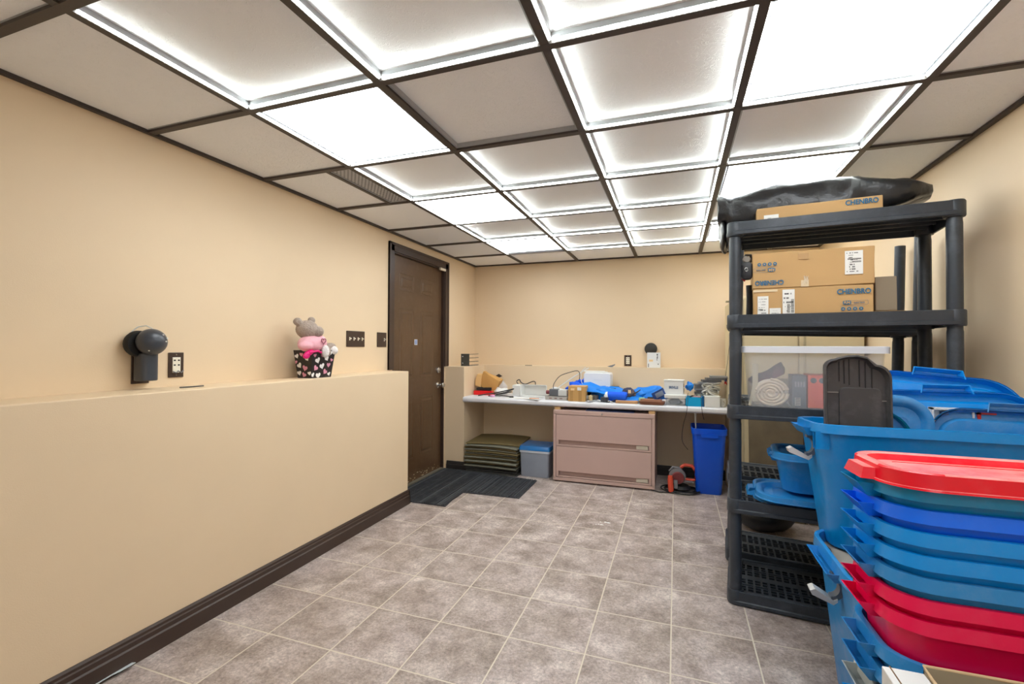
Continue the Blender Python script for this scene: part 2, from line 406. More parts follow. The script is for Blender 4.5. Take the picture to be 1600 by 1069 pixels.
chips.build('chipped_paint', mat('bare_primer', (206, 190, 158), .8), slab, 0)
struct('trim_3', B(XL-.07, XL+.004, D0y, D1y, 0, .012), mat('threshold_metal', (120, 112, 96), .5, .3))

# ================================================================== WALL FITTINGS
PL = mat('brown_plate', (62, 44, 34), .4); IV = mat('ivory_plastic', (238, 232, 214), .4)
def outlet(y0, y1, z0, z1, label, x=None, face='x', six=False):
    t = thing('wall_outlet', label, 'outlet', (XL, (y0+y1)/2, (z0+z1)/2) if face == 'x' else x, 0 if face == 'x' else -PI/2)
    hy, hz = (y1-y0)/2, (z1-z0)/2
    B(0, .006, -hy, hy, -hz, hz).build('cover_plate', PL, t, bevel=.002)
    B(.005, .009, -hy*.52, hy*.52, -hz*.62, hz*.62).build('insert', IV, t, bevel=.001)
    s = MB()
    for zz in ((.35, .05, -.3) if six else (.38, 0)):
        for yy in (-.27, .27):
            s.box(.0088, .0095, (yy-.13)*hy, (yy+.13)*hy, (zz-.06)*hz, (zz+.05)*hz)
    s.build('slots', DBLACK, t, 0)
    for q_ in (-1, 1): MB().cyl((.005, 0, q_*hz*.82), .003, .002, 'x', 10).build('screw', CHROME, t)
    return t
o1 = outlet(1.475, 1.544, 1.066, 1.181, 'brown outlet plate with ivory insert beside the black plug-in device')
MB().tube([(.012, -.02, -.03), (.018, -.008, -.036), (.016, .002, -.028), (.02, .014, -.036), (.016, .026, -.026)], .003).build('wire_scrap', mat('grey_wire', (110, 110, 116), .4), o1)
outlet(-.036, .036, -.056, .056, 'brown outlet plate with ivory sockets low on the back wall', (-.463, YB, 1.083), 'y', True)
def switches(y0, y1, n, offs, label):
    t = thing('light_switch', label, 'light switch', (XL, (y0+y1)/2, 1.269)); hy = (y1-y0)/2
    B(0, .006, -hy, hy, -.057, .057).build('cover_plate', PL, t, bevel=.002)
    for k in range(n):
        yy = offs+k*.046
        b = MB(); b.box(.005, .008, yy-.005, yy+.005, -.012, .012).box(.006, .02, yy-.004, yy+.004, -.002, .006); b.build('toggle', IV, t, bevel=.001)
switches(2.69, 2.89, 4, -.069, 'brown plate with four ivory toggle switches on the tan wall')
switches(3.045, 3.165, 1, .03, 'brown plate with one ivory toggle, tight against the door frame')

# plug-in camera lamp at the left
t = thing('plug_in_light', 'charcoal plug-in wall light with egg shaped head on the tan wall', 'wall light', (XL, 1.36, 1.12))
B(0, .007, -.038, .032, -.072, .055).build('cover_plate', PL, t, bevel=.002)
CH = mat('charcoal_plastic', (62, 66, 74), .32)
q = MB(); q.loft([[(p[0]+.045, p[1]-.006, z) for p in rrect(.075, .068, .02)] for z in (-.058, .06)], 0, True, True); q.build('body', CH, t, bevel=.004)
q = MB(); q.sphere((.078, -.005, .108), .064, 28, 18, sc=(.82, .94, .88), rot=(0, 0, .3)); q.build('head', CH, t)
q = MB(); q.lathe([(.052, -.01), (.056, 0), (.056, .01), (.05, .02)], 26, (.03, -.03, .1), 'x'); q.build('collar', DBLACK, t)
for a, b in ((.35, .42), (.75, .25), (.45, .02), (-.75, -.7)):
    v = Vector((.62, a*.72, b)).normalized(); MB().sphere((.078+v.x*.053, -.005+v.y*.060, .108+v.z*.0565), .0035, 8, 6).build('indicator_dot', WHITE, t)
q = MB(); q.tube([(.02, -.05, .15), (.03, -.03, .172), (.05, -.01, .178), (.075, .0, .165)], .0022); q.build('cord', WHITE, t)

q = MB(); q.tube([(-2.06, 1.44, 1.0285), (-2.05, 1.49, 1.0285), (-2.055, 1.545, 1.0285)], .003); tag(q.build('metal_rod', mat('dull_metal', (90, 88, 84), .4, .8), None), 'thin dark metal rod lying on the left ledge under the outlet', 'rod')

# basket with teddy
t = thing('gift_box', 'small black gift box printed with white and pink hearts on the ledge', 'gift box', (-2.065, 2.255, 1.025))
def heart(cx, cy, s, a):
    pts = []
    for k in range(22):
        u = 2*PI*k/22; x = 16*math.sin(u)**3/17; y = (13*math.cos(u)-5*math.cos(2*u)-2*math.cos(3*u)-math.cos(4*u))/17
        pts.append((cx+s*(x*math.cos(a)-y*math.sin(a)), cy+s*(x*math.sin(a)+y*math.cos(a))))
    return pts
hb = MB(); Hh = .165
hb.loft([[(-a, -b, z), (a, -b, z), (a, b, z), (-a, b, z)] for a, b, z in ((.05, .082, 0), (.068, .1, Hh), (.064, .096, Hh), (.046, .078, .004))], 0, True, True)
random.seed(12)
def onface(pts, side, m):
    vs = []
    for a, z in pts:
        z = min(max(z, .002), Hh-.002); k = z/Hh
        lim = (.081+.018*k) if side == 'x' else (.049+.018*k)
        a = max(-lim, min(lim, a))
        if side == 'x': vs.append(hb.bm.verts.new((.0505+.018*k+.0006, a, z)))
        else: vs.append(hb.bm.verts.new((a, -.0825-.018*k-.0006, z)))
    fc = hb.bm.faces.new(vs); fc.material_index = m
for (a, z, s, r, m) in [(-.07, .135, .013, .1, 2), (-.045, .105, .021, .4, 1), (-.01, .135, .014, 0, 2), (.03, .115, .018, .5, 1), (.062, .15, .014, .1, 1), (.025, .158, .014, 3, 2), (-.005, .07, .021, .3, 1), (-.055, .06, .019, -.6, 2), (.05, .075, .017, 0, 2), (.025, .035, .019, -.6, 2), (-.03, .015, .021, .1, 1), (-.075, .02, .016, .4, 1), (.072, .105, .012, -.4, 2), (.06, .02, .014, .3, 1)]:
    onface(heart(a, z, s, r), 'x', m)
for (a, z, s, r, m) in [(-.045, .13, .016, .4, 1), (-.01, .14, .014, 0, 2), (.03, .15, .012, .3, 2), (.03, .115, .015, .5, 1), (-.03, .075, .019, .6, 1), (.01, .06, .02, -.3, 2), (-.035, .03, .017, .2, 1), (.0, .02, .017, -.5, 2), (.04, .03, .014, .2, 1), (-.055, .095, .013, 0, 2)]:
    onface(heart(a, z, s, r), 'y', m)
hb.build('heart_print_sides', [mat('black_card', (30, 24, 26), .5), mat('heart_white', (240, 238, 236), .5), mat('heart_pink', (222, 150, 175), .5)], t, 0)
t = thing('teddy_bear', 'grey teddy bear in a pink heart shirt sitting in the heart print box', 'teddy bear', (-2.06, 2.225, 1.178)); t.scale = (1.1, 1.14, 1.08)
FUR = mat('grey_fur', (176, 160, 148), .95, var=.12, vscale=60, bump=1, bscale=140)
q = MB()
q.sphere((-.005, -.03, .125), .056, sc=(1, 1.05, .92)).sphere((.035, .005, .115), .03).sphere((-.015, -.085, .165), .022).sphere((-.02, .015, .178), .02)
q.sphere((.0, 0, .04), .06, sc=(.9, 1.1, 1)).sphere((.03, .1, .03), .03, sc=(.8, 1.5, .8)).sphere((.03, .06, .0), .035)
b = q.build('body', FUR, t); r = b.modifiers.new('r', 'REMESH'); r.mode = 'VOXEL'; r.voxel_size = .005; r.use_smooth_shade = True
q = MB(); q.sphere((.012, -.02, .045), .062, sc=(.95, 1.2, .8)).sphere((.03, -.07, .035), .034, sc=(1, 1.5, .8)).sphere((.04, .02, .05), .034, sc=(.9, 1, 1.3))
b = q.build('shirt', mat('pink_cloth', (240, 180, 190), .9, bump=.4), t); r = b.modifiers.new('r', 'REMESH'); r.mode = 'VOXEL'; r.voxel_size = .006; r.use_smooth_shade = True
hp = heart(0, 0, .018, 0); MB().tube([(.074, a-.0+.005, b+.062) for a, b in hp]+[(.074, hp[0][0]+.005, hp[0][1]+.062)], .0028, 6).build('heart_outline', mat('mauve', (160, 90, 105), .8), t)
WF = mat('white_fur', (236, 230, 228), .95, bump=.6, bscale=120)
for p, s in (((.068, .025, .005), (.7, 1.0, 1.5)), ((.045, .11, .01), (1, 1.15, 1.1))):
    MB().sphere(p, .024, sc=s).build('paw', WF, t)
q = MB(); q.sphere((.05, -.075, -.005), .024, sc=(.6, 1.6, .6), rot=(.4, 0, 0)).sphere((.05, -.09, -.02), .018, sc=(.7, 1.2, .8)).tube([(.06, -.08, 0), (.07, -.03, .008), (.068, -.005, -.002)], .006); q.build('ribbon', mat('magenta_ribbon', (232, 20, 120), .3), t)

# ================================================================== MAT, FLOOR BITS
mb = MB()
pts = [(-2.18, 3.16), (-1.645, 3.16), (-1.69, 3.515), (-1.18, 3.53), (-1.185, 4.06), (-1.36, 4.09), (-1.95, 4.15), (-2.18, 4.15)]
mb.prism(pts, .001, .006)
random.seed(5); x = -2.17
while x < -1.19:
    wd = random.choice((.006, .009, .013)); y0 = 3.165 if x+wd < -1.66 else 3.54
    y1 = 4.14 if x+wd < -1.955 else 4.06
    if x < -1.94 or True: mb.box(x, x+wd, y0 if x < -2.0 or y0 > 3.5 else 3.165, y1, .004, .0095+random.random()*.003, m=random.choice((0, 0, 1)))
    x += wd+random.choice((.005, .009, .014))
tag(mb.build('floor_mat', [mat('black_rubber', (48, 50, 54), .6, wear=(92, 94, 96), wscale=14, wamt=.6), mat('grey_rib', (74, 76, 80), .6)], None, 0), 'black ribbed L-shaped rubber mat on the tiles before the door', 'mat')
q = MB()
bl = [(0, -.004), (.0, .004)]
q.prism([(-.012, .0), (.012, 0), (.013, .02), (.01, .045), (.0035, .06), (.003, .2), (-.003, .2), (-.0035, .06), (-.01, .045), (-.013, .02)], 0, .002)
o = q.build('plastic_knife', mat('pale_plastic', (222, 230, 232), .35), None, bevel=.0007); o.location = (-1.935, 1.19, .012); o.rotation_euler = (.0, 0.25, PI+.02); o.scale = (1.5, 1.2, 1)
tag(o, 'pale plastic spatula lying along the left baseboard on the tiles', 'utensil')
q = MB(); random.seed(4)
for k in range(8):
    cx, cy = -.48+random.uniform(-.04, .05), 3.24+random.uniform(-.035, .035); s = random.uniform(.004, .011)
    q.prism([(cx+s*random.uniform(.6, 1.6)*math.cos(a), cy+s*random.uniform(.5, 1.2)*math.sin(a)) for a in (0, .9, 1.9, 3, 4.1, 5.2)], 0, .0008)
tag(q.build('plaster_flecks', PAPER, None, 0), 'scattered white plaster flecks on the middle of the tiled floor', 'flecks', kind='stuff')

# ================================================================== STORAGE SHELVING (right)
def shelf_unit(L, D, tops, ext, label, loc, rot, caps=True):
    """tops: heights of the top edge of every shelf; ext: height of the posts"""
    t = thing('shelving_unit', label, 'shelving', loc, rot)
    def tray(z):
        q = MB()
        rr = lambda off, zz: rrect(L+2*off, D+2*off, .04+off, 6, L/2, D/2, zz)
        q.loft([rr(-.006, z), rr(0, z-.003), rr(0, z-.042), rr(.005, z-.046), rr(.005, z-.06), rr(0, z-.063), rr(-.008, z-.063), rr(-.008, z-.012), rr(-.012, z-.004)], ring=True)
        # edge ledge and slotted deck
        q.loft([rr(-.008, z-.006), rr(-.045, z-.012), rr(-.045, z-.016), rr(-.008, z-.012)])
        zt = z-.012; x0, x1, y0, y1 = .045, L-.045, .045, D-.045
        xs_ = [x0]; nx = 24; px = (x1-x0)/nx
        for k in range(nx): xs_ += [x0+k*px+px*.30, x0+(k+1)*px]
        xs_[-1] = x1
        # rows of slots in pairs, solid bars and one long gap row between
        kinds = ['b', 's', 'b', 's', 'b', 'g', 'b', 's', 'b', 's', 'b', 'w', 'b', 's', 'b', 's', 'b', 'g', 'b', 's', 'b', 's', 'b']
        wd = {'b': .35, 's': 1.0, 'g': .8, 'w': 1.6}; tot = sum(wd[k] for k in kinds); y = y0; vs = {}
        ys_ = [y0]
        for k in kinds: y += wd[k]*(y1-y0)/tot; ys_.append(y)
        def V(a, b):
            if (a, b) not in vs: vs[(a, b)] = q.bm.verts.new((xs_[a], ys_[b], zt))
            return vs[(a, b)]
        V2 = {}
        def quad(a0, a1, b0, b1):
            f_ = q.bm.faces.new((V(a0, b0), V(a1, b0), V(a1, b1), V(a0, b1)))
        for b, kd in enumerate(kinds):
            for a in range(len(xs_)-1):
                hole = (kd == 's' and a % 2 == 1) or (kd == 'g' and a % 4 != 0)
                if not hole: quad(a, a+1, b, b+1)
        # ribs below the deck
        for k in range(7):
            x = x0+(x1-x0)*k/6; q.box(x-.0015, x+.0015, y0, y1, z-.04, zt-.001)
        for b in range(0, len(ys_), 3): q.box(x0, x1, ys_[b]-.0015, ys_[b]+.0015, z-.044, zt-.001)
        for b in (5, 11, 17): q.box(x0, x1, ys_[b]-.003, ys_[b]+.003, z-.055, zt-.001)
        return q
    for z in tops:
        s = tray(z).build('shelf', BLACK, t, 35)
        for cx in (.033, L-.033):
            for cy in (.033, D-.033):
                MB().lathe([(.034, z-.066), (.036, z-.06), (.036, z-.004), (.033, z+.001)], 20, (cx, cy, 0)).build('corner_socket', BLACK, s)
    zs = [0]+list(tops[1:])+([ext] if ext > tops[-1]+.02 else [])
    lo = tops[0]
    for k, z in enumerate(tops[1:]+([ext] if ext > tops[-1]+.02 else [])):
        for cx in (.033, L-.033):
            for cy in (.033, D-.033):
                a, b = lo, (z-.06 if z in tops else z)
                q = MB()
                if z in tops: q.lathe([(.0265, a-.002), (.0265, b-.03), (.025, b-.02), (.025, b+.004)], 20, (cx, cy, 0))
                else: q.lathe([(.0245, a-.002), (.0245, b), (.021, b), (.021, b-.05), (0, b-.05)], 20, (cx, cy, 0), cap=False)
                q.build('post', BLACK, t)
        lo = z
    return t
UA = Vector((.235, 2.43, 0)); UR = math.radians(-6.3); UL, UD = .87, .40
TOPS = [.067, .496, .942, 1.372, 1.815]
shelf_unit(UL, UD, TOPS, 1.815, 'tall black plastic shelving unit with five slotted shelves, nearest the camera', UA, UR)
shelf_unit(.88, .36, [.067, .496, .92, 1.355], 1.80, 'second black slotted shelving unit standing behind the nearer one, bare posts on top', (.272, 2.90, 0.004), (0, math.radians(1.2), math.radians(-5)))
def S(lx, ly, z=0):
    return (UA.x+lx*math.cos(UR)-ly*math.sin(UR), UA.y+lx*math.sin(UR)+ly*math.cos(UR), z)
DK = [z-.012 for z in TOPS]

# ---- cartons
CARDM = mat('carton_board', (196, 158, 106), .75, var=.05, vscale=4)
TAPE = mat('packing_tape', (186, 146, 92), .25)
def carton(label, loc, rot, L, D, Hh, face):
    t = thing('cardboard_box', label, 'box', loc, rot)
    q = MB(); q.box(0, L, 0, D, 0, Hh); q.sub(3).crumple(.003, 9, L*10)
    q.build('carton', CARDM, t, 20, bevel=.003)
    face(t); return t
def flabel(t, x0, x1, z0, z1, rows=5, bars=(), name='shipping_label', flip=False):
    q = MB(); q.box(x0, x1, -.0042, -.003, z0, z1)
    random.seed(int(x0*1000)+7)
    w_ = x1-x0; h_ = z1-z0
    for k in range(rows):
        z = z1-h_*(k+1)/(rows+1.2); a = x0+w_*random.uniform(.08, .35); b = x0+w_*random.uniform(.55, .93)
        th = h_*random.choice((.012, .02, .03)); n = int((b-a)/.0035)
        for i in range(n):
            if random.random() < .75: q.box(a+i*.0035, a+i*.0035+.0026, -.0046, -.0041, z-th, z+th, m=1)
    for (a, b, c, d) in bars:
        k = c
        while k < d:
            th = random.choice((.0012, .002)); q.box(x0+w_*a, x0+w_*b, -.0046, -.0041, z0+h_*k, z0+h_*k+th, m=1); k += (th+.0014)/h_
    return q.build(name, [PAPER, INKD], t, 0)
def badge(t, x, z, up=True, circles=True):
    q = MB(); s = 1 if up else -1; r = 0 if up else PI
    M_ = Matrix.Translation((x, -.0036, z)) @ Matrix.Rotation(r, 4, 'Y')
    q.loft([[(p[0]-.02, 0, p[1]) for p in rrect(.030, .017, .005)], [(p[0]-.02, -.0008, p[1]) for p in rrect(.030, .017, .005)]], 0, True, True)
    a = [(p[0]+.012, -.0001, p[1]) for p in rrect(.088, .0185, .004)]; b = [(p[0]+.012, -.0001, p[1]) for p in rrect(.0865, .017, .004)]
    a2 = [(x_, -.0006, z_) for x_, _, z_ in a]; b2 = [(x_, -.0006, z_) for x_, _, z_ in b]
    q.loft([a, a2, b2, b], ring=True)
    q.xf(M_); q.build('badge', INK, t, 0)
    text_mesh('RM', .017, CARDM, t, M_ @ Vector((-.02, -.0011, 0)), (PI/2, r, 0) if up else Euler((PI/2, 0, 0)).to_matrix().to_4x4().to_euler(), bold=.0004)
    if not up: t.children[-1].rotation_euler = (PI/2, PI, 0)
    text_mesh('series', .013, INK, t, M_ @ Vector((.024, -.0007, 0)), (PI/2, 0 if up else PI, 0), sx=1.3)
    zz = -.028 if up else .026
    q = MB()
    q.box(-.045, .045, -.0005, 0, -.0165, -.0158)
    for k in range(4):
        q.lathe([(.0078, 0), (.0078, -.0008)], 20, (-.034+k*.0215, 0, -.0275), 'y')
        q.prism([(-.034+k*.0215-.004, -.030), (-.034+k*.0215+.004, -.030), (-.034+k*.0215, -.0235)], -.0012, -.0007, 'xz', m=1)
    q.xf(M_); q.build('badge_symbols', [INK, CARDM], t, 0)
def logo(t, x, z, size, up=True, depth=.0006):
    return text_mesh('CHENBRO', size, INK, t, (x, -.0036, z), (PI/2, 0 if up else PI, 0), sx=.84, bold=.0008, depth=depth, name='brand_lettering')
def face_low(t):
    flabel(t, .018, .063, -.0+.002, .097, 6, ((.1, .5, .3, .36),))
    flabel(t, .067, .113, .002, .04, 2, name='small_label')
    flabel(t, .12, .168, .002, .124, 5, ((.38, .62, .12, .45), (.7, .95, .12, .62)))
    logo(t, .39, .103, .031); badge(t, .385, .055)
    B(.0, .1, -.0038, -.003, .117, .127).crumple(.001, 30).build('clear_tape', mat('clear_tape', (225, 205, 170), .15), t, 0)
t0 = carton('lower cardboard carton on the shelving, three white labels, blue lettering at right', S(.11, .03, DK[3]), UR, .462, .30, .132, face_low)
def face_up(t):
    logo(t, .068, .026, .030, False); badge(t, .058, .085, False)
    flabel(t, .36, .425, .045, .148, 9, ((.15, .9, .62, .68), (.4, .9, .5, .55)))
    B(.185, .225, -.0037, -.003, .125, .152).build('brown_tape', TAPE, t, 0)
    q = MB(); random.seed(2); q.tube([(.195+.03*random.random(), -.0045, .005+.045*random.random()) for _ in range(26)], .0008, 5); q.build('clear_tape_wrinkles', mat('tape_glint', (236, 220, 194), .2), t)
    q = B(.195, .225, -.0037, -.0032, .0, .03); q.build('clear_tape', mat('clear_tape', (225, 205, 170), .15), t, 0)
carton('upper cardboard carton on the shelving with upside-down blue lettering', S(.108, .028, DK[3]+.134), UR+.005, .468, .30, .165, face_up)
def face_top(t):
    logo(t, .405, .05, .030); flabel(t, .03, .09, .0, .034, 1, name='white_label')
carton('flat cardboard carton on the topmost shelf in front of the black bag', S(.125, .03, DK[4]), UR, .48, .20, .07, face_top)
q = MB(); q.box(0, .075, 0, .25, 0, .15).sub(2).crumple(.003, 8)
o = q.build('grey_box', mat('grey_board', (146, 132, 112), .8), None, 20, bevel=.003); tag(o, 'dull grey-brown box standing right of the two shelf cartons', 'box', loc=S(.585, .07, DK[3]+.018), rot=UR)
q = MB(); q.box(0, .11, 0, .26, 0, .0165); o = q.build('flat_carton', CARDM, None, 0); tag(o, 'thin flat cardboard carton lying under the grey-brown box', 'box', loc=S(.578, .06, DK[3]+.0002), rot=UR)
# headset hung behind the left post
t = thing('headset', 'black and red gaming headset wedged beside the stacked cartons', 'headset', S(.083, .055, 1.585), UR)
q = MB(); q.loft([[(p[0], y, p[1]) for p in rrect(.05*s, .085*s, .018)] for y, s in ((-.018, .7), (-.014, .95), (0, 1), (.012, 1))], 0, True, True); q.build('ear_cup', mat('matte_black', (34, 34, 38), .5), t)
q = MB(); q.tube([(.0+.026*math.cos(a), .004, .045*math.sin(a)-.004) for a in [PI*1.1+.1*k for k in range(11)]], .0035); q.build('red_ring', mat('red_plastic', (196, 40, 36), .4), t)
q = MB(); q.loft([[(p[0], y, p[1]) for p in rrect(.036*s, .032*s, .014)] for y, s in ((-.012, .8), (0, 1), (.02, .9))], 0, True, True); q.xf(Matrix.Translation((.0, .0, .055)) @ Matrix.Rotation(.5, 4, 'Y')); q.build('headband_cushion', mat('grey_fabric', (150, 142, 132), .9), t)
q = MB(); q.tube([(-.012, .0, .05), (-.004, .01, .078), (.018, .03, .08), (.02, .05, .05)], .006); q.build('headband', mat('matte_black', (34, 34, 38), .5), t)
q = MB(); q.tube([(.004, -.0185, .01), (-.004, -.0185, .014), (-.009, -.0185, .006), (-.006, -.0185, -.002), (.002, -.0185, -.004), (.006, -.0185, .003), (.0, -.0185, .003)], .0016); q.build('emblem', PAPER, t)
q = MB(); q.tube([(0, .02, -.04), (.002, .022, -.1), (0, .02, -.2)], .014); tag(q.build('black_tube', DBLACK, None), 'black tube standing behind the left shelf post under the headset', 'tube', loc=S(.095, .09, DK[3]+.202), rot=UR)
# black garment bag on the top shelf
q = MB(); lp = []
N_ = 26
for i in range(N_+1):
    u = i/N_; x = -.05+.86*u
    top = .18+.035*math.sin(u*PI)-.0*u; wd = .15*(1-.0*u)
    if u > .72: k = (u-.72)/.28; top = .2*(1-k*.35); 
    bot = 0.002 if u < .7 else .002+(u-.7)/.3*.085
    if u > .9: wd *= 1-(u-.9)*5
    if u < .06: top = .19; bot = .05
    cx = .5*(bot+top); hz = max((top-bot)/2, .01); n = 20; loop = []
    for k in range(n):
        a = 2*PI*k/n; c_, s_ = math.cos(a), math.sin(a)
        loop.append((x, .235+wd*math.copysign(abs(c_)**.6, c_)*.95, cx+hz*math.copysign(abs(s_)**.6, s_)))
    lp.append(loop)
q.loft(lp, 0, True, True); q.sub(1).crumple(.014, 7, 3).crumple(.005, 22, 5)
for v in q.bm.verts:
    v.co.z = max(v.co.z, .002)
bagm = mat('black_vinyl', (38, 38, 40), .28, bump=.5, bscale=18)
bt = thing('garment_bag', 'bulky black vinyl bag lying along the top of the tall shelving', 'bag', S(0, .0, DK[4]+.001), UR)
q.build('bag_body', bagm, bt, 60)
q = MB().sphere((-.022, .25, .02), .115, 24, 16, sc=(.2, 1.05, 1.0)).crumple(.012, 14, 2).crumple(.005, 40, 3); q.build('drooping_end', bagm, bt, 60)

# clear storage box on the middle shelf
CLEAR = mat('clear_plastic', (240, 241, 244), .18, alpha=.19)
def clear_box(t, L, D, Hh, taper=.02):
    q = MB()
    q.loft([rrect(L-2*taper, D-2*taper, .03, 5, 0, 0, 0), rrect(L-2*taper, D-2*taper, .03, 5, 0, 0, .002), rrect(L, D, .03, 5, 0, 0, Hh), rrect(L-.006, D-.006, .03, 5, 0, 0, Hh), rrect(L-2*taper-.006, D-2*taper-.006, .028, 5, 0, 0, .005)], 0, True, True)
    return q.build('box_body', CLEAR, t, 40)
t = thing('storage_box', 'large clear plastic storage box with a pale lid on the middle shelf', 'storage box', S(.345, .20, DK[2]), UR)
clear_box(t, .545, .34, .275)
q = MB(); q.loft([rrect(.57*a, .362*b, .03, 5, 0, 0, z) for a, b, z in ((1, 1, .262), (1.0, 1.0, .29), (.985, .98, .293), (.95, .93, .293), (.94, .92, .284))], 0, False, True); q.build('lid', mat('frosted_lid', (226, 228, 236), .35), t)
BX = S(.345, .20, 0)
def In(lx, ly, z): return S(lx, ly, DK[2]+.008+z)
t = thing('towel', 'rolled cream towel inside the clear storage box', 'towel', In(.185, .14, .065), UR)
TWL = mat('cream_towel', (246, 236, 220), .95, bump=.6, bscale=90)
MB().lathe([(.0, -.07), (.058, -.07), (.064, -.06), (.066, .085), (.055, .095), (0, .095)], 30, axis='y').xf(Matrix.Diagonal((1.15, 1, 1, 1))).build('roll', TWL, t)
sp = [((.008+.0021*k*.33)*math.cos(k*.33)*1.15, -.072, (.008+.0021*k*.33)*math.sin(k*.33)) for k in range(82)]
MB().tube(sp, .0062, 8).build('folded_edge', mat('cream_towel_edge', (238, 222, 200), .95, bump=.6, bscale=90), t)
q = MB(); q.box(-.09, .06, -.06, .06, 0, .045).sub(4).crumple(.03, 11, 4); q.xf(Matrix.Rotation(-.5, 4, 'Y'))
tag(q.build('folded_shirt', mat('navy_cloth', (44, 40, 64), .9, wear=(170, 90, 110), wscale=6, wamt=.7), None, 60), 'dark navy garment with pinkish folds on the towel in the clear box', 'clothing', loc=In(.195, .13, .13), rot=UR)
q = B(0, .058, 0, .17, 0, .148); 
t = thing('grey_carton', 'slate grey box with a barcode inside the clear storage box', 'box', In(.272, .09, 0), UR); q.build('box_body', mat('slate_card', (98, 106, 120), .5), t, 0, bevel=.002)
q = B(.012, .034, -.001, 0, .008, .045); 
for k in range(9): q.box(.014, .032, -.0016, -.0009, .01+k*.004, .012+k*.004, m=1)
q.build('barcode', [PAPER, INKD], t, 0)
for k in range(4): B(.012+k*.011, .019+k*.011, -.001, 0, .095, .12).build('tool_picture', mat('silver_print', (150, 156, 166), .5), t, 0)
t = thing('orange_carton', 'bright orange box inside the clear storage box', 'box', In(.336, .09, 0), UR)
B(0, .11, 0, .17, 0, .152).build('box_body', mat('orange_card', (250, 96, 56), .45), t, 0, bevel=.002)
for k in range(3):
    MB().lathe([(.0125, 0), (.0125, -.0012)], 20, (.022+k*.034, 0, .127), 'y').build('round_picture', mat('dark_print', (70, 70, 76), .5), t)
q = MB(); q.tube([(0, 0, .0), (.02, .01, .1), (.025, .02, .2)], .006); q.box(.012, .036, -.002, .002, .02, .2)
tag(q.build('picture_frame', mat('pale_strip', (216, 206, 180), .6), None, 0), 'pale wooden strip upright at the left inside the clear box', 'strip', loc=In(.095, .07, 0), rot=UR)

# ================================================================== TOTES
def tote(L, W, Hh, taper, r, hw, prot=.035, name='storage_tote', label='', mats=None, loc=(0, 0, 0), rot=0, group=None, drop=.012, rimh=.026, waist=False, latch=False, cat='storage tote'):
    t = thing(name, label, cat, loc, rot, group); m = mats
    q = MB(); wt = .003
    hs = [(0, 1), (.006, .97), (Hh*.6, .4), (Hh*.62, .34) if waist else (Hh*.61, .39), (Hh, 0)]
    lo = [rrect(L-2*taper*k, W-2*taper*k, r, 7, 0, 0, z) for z, k in hs]
    li = [rrect(L-2*taper*k-2*wt, W-2*taper*k-2*wt, r, 7, 0, 0, max(z, .005)) for z, k in reversed(hs)]
    q.loft(lo+li, 0, True, True); q.build('tub', m, t, 35)
    q = MB(); R = lambda o, z: rrect(L+2*o, W+2*o, r+o, 7, 0, 0, z)
    q.loft([R(-.003, Hh), R(.004, Hh+.003), R(.011, Hh+.001), R(.015, Hh-rimh), R(.012, Hh-rimh), R(.008, Hh-.004), R(-.001, Hh-.004)], ring=True); q.build('rim', m, t, 50)
    for s in (-1, 1):
        q = MB(); x0, x1 = L/2+.010, L/2+prot; z1, z0 = Hh-drop, Hh-drop-.032
        def lpz(a, b, h, z): return [(a, -h, z), (b, -h, z), (b, h, z), (a, h, z)]
        q.loft([lpz(L/2-.004, L/2+prot*.45, hw-.014, z0), lpz(L/2-.0, x1, hw, z1), lpz(L/2+.0, x1-.0028, hw-.0028, z1), lpz(L/2-.0, L/2+prot*.4, hw-.017, z0+.003)], 0, True, True)
        if s < 0: q.xf(Matrix.Rotation(PI, 4, 'Z'))
        q.build('handle', m, t, 20)
    return t
def lid(L, W, r, name, label, m, loc, rot, tabw=.08, tab=.035, group=None, cat='lid', hh=.034, thing_=True, wide=False):
    t = thing(name, label, cat, loc, (0, 0, 0), group); t.rotation_euler = rot if not isinstance(rot, (int, float)) else (0, 0, rot)
    q = MB(); R = lambda o, z: rrect(L+2*o, W+2*o, r+o, 8, 0, 0, z)
    q.loft([R(.020, 0), R(.0185, .004), R(.016, .005), R(.013, hh-.003), R(.009, hh), R(-.004, hh), R(-.012, hh-.003), R(-.022, hh-.017), R(-.05, hh-.018), R(-.056, hh-.014), R(-.06, hh-.014), R(-.06, hh-.018), R(-.056, hh-.019), R(-.024, hh-.021), R(-.013, hh-.007), R(.007, hh-.004), R(.012, 0)], 0, False, False)
    v0 = [v for v in q.bm.verts]
    q.loft([R(-.058, hh-.0155), R(-.058, hh-.0185)], 0, True, True)
    q.build('cover', m, t, 40)
    for s in (-1, 1):
        q = MB(); x0, x1 = L/2+.010, L/2+tab+.012
        z1 = hh*.68
        a = [(x0, -tabw-.008, 0), (x1, -tabw, 0), (x1, tabw, 0), (x0, tabw+.008, 0)]
        b = [(x0, -tabw, z1), (x1-.008, -tabw+.008, z1), (x1-.008, tabw-.008, z1), (x0, tabw, z1)]
        c = [(x0-.001, -tabw+.004, z1-.003), (x1-.011, -tabw+.011, z1-.003), (x1-.011, tabw-.011, z1-.003), (x0-.001, tabw-.004, z1-.003)]
        d = [(x0, -tabw-.004, 0), (x1-.003, -tabw+.003, 0), (x1-.003, tabw-.003, 0), (x0, tabw+.004, 0)]
        q.loft([a, b]); q.loft([d, c]); q.loft([b, [(p[0], p[1]*.999, p[2]+.0) for p in b]], 0, False, True); q.loft([a, d])
        if s < 0: q.xf(Matrix.Rotation(PI, 4, 'Z'))
        q.build('handle_tab', m, t, 25)
    return t
def P(name, c, **k): return mat(name, c, .27, wlo=k.get('lo', .5), wear=k.get('wear', (170, 195, 215)), wscale=k.get('ws', 6), wamt=k.get('wa', .09))
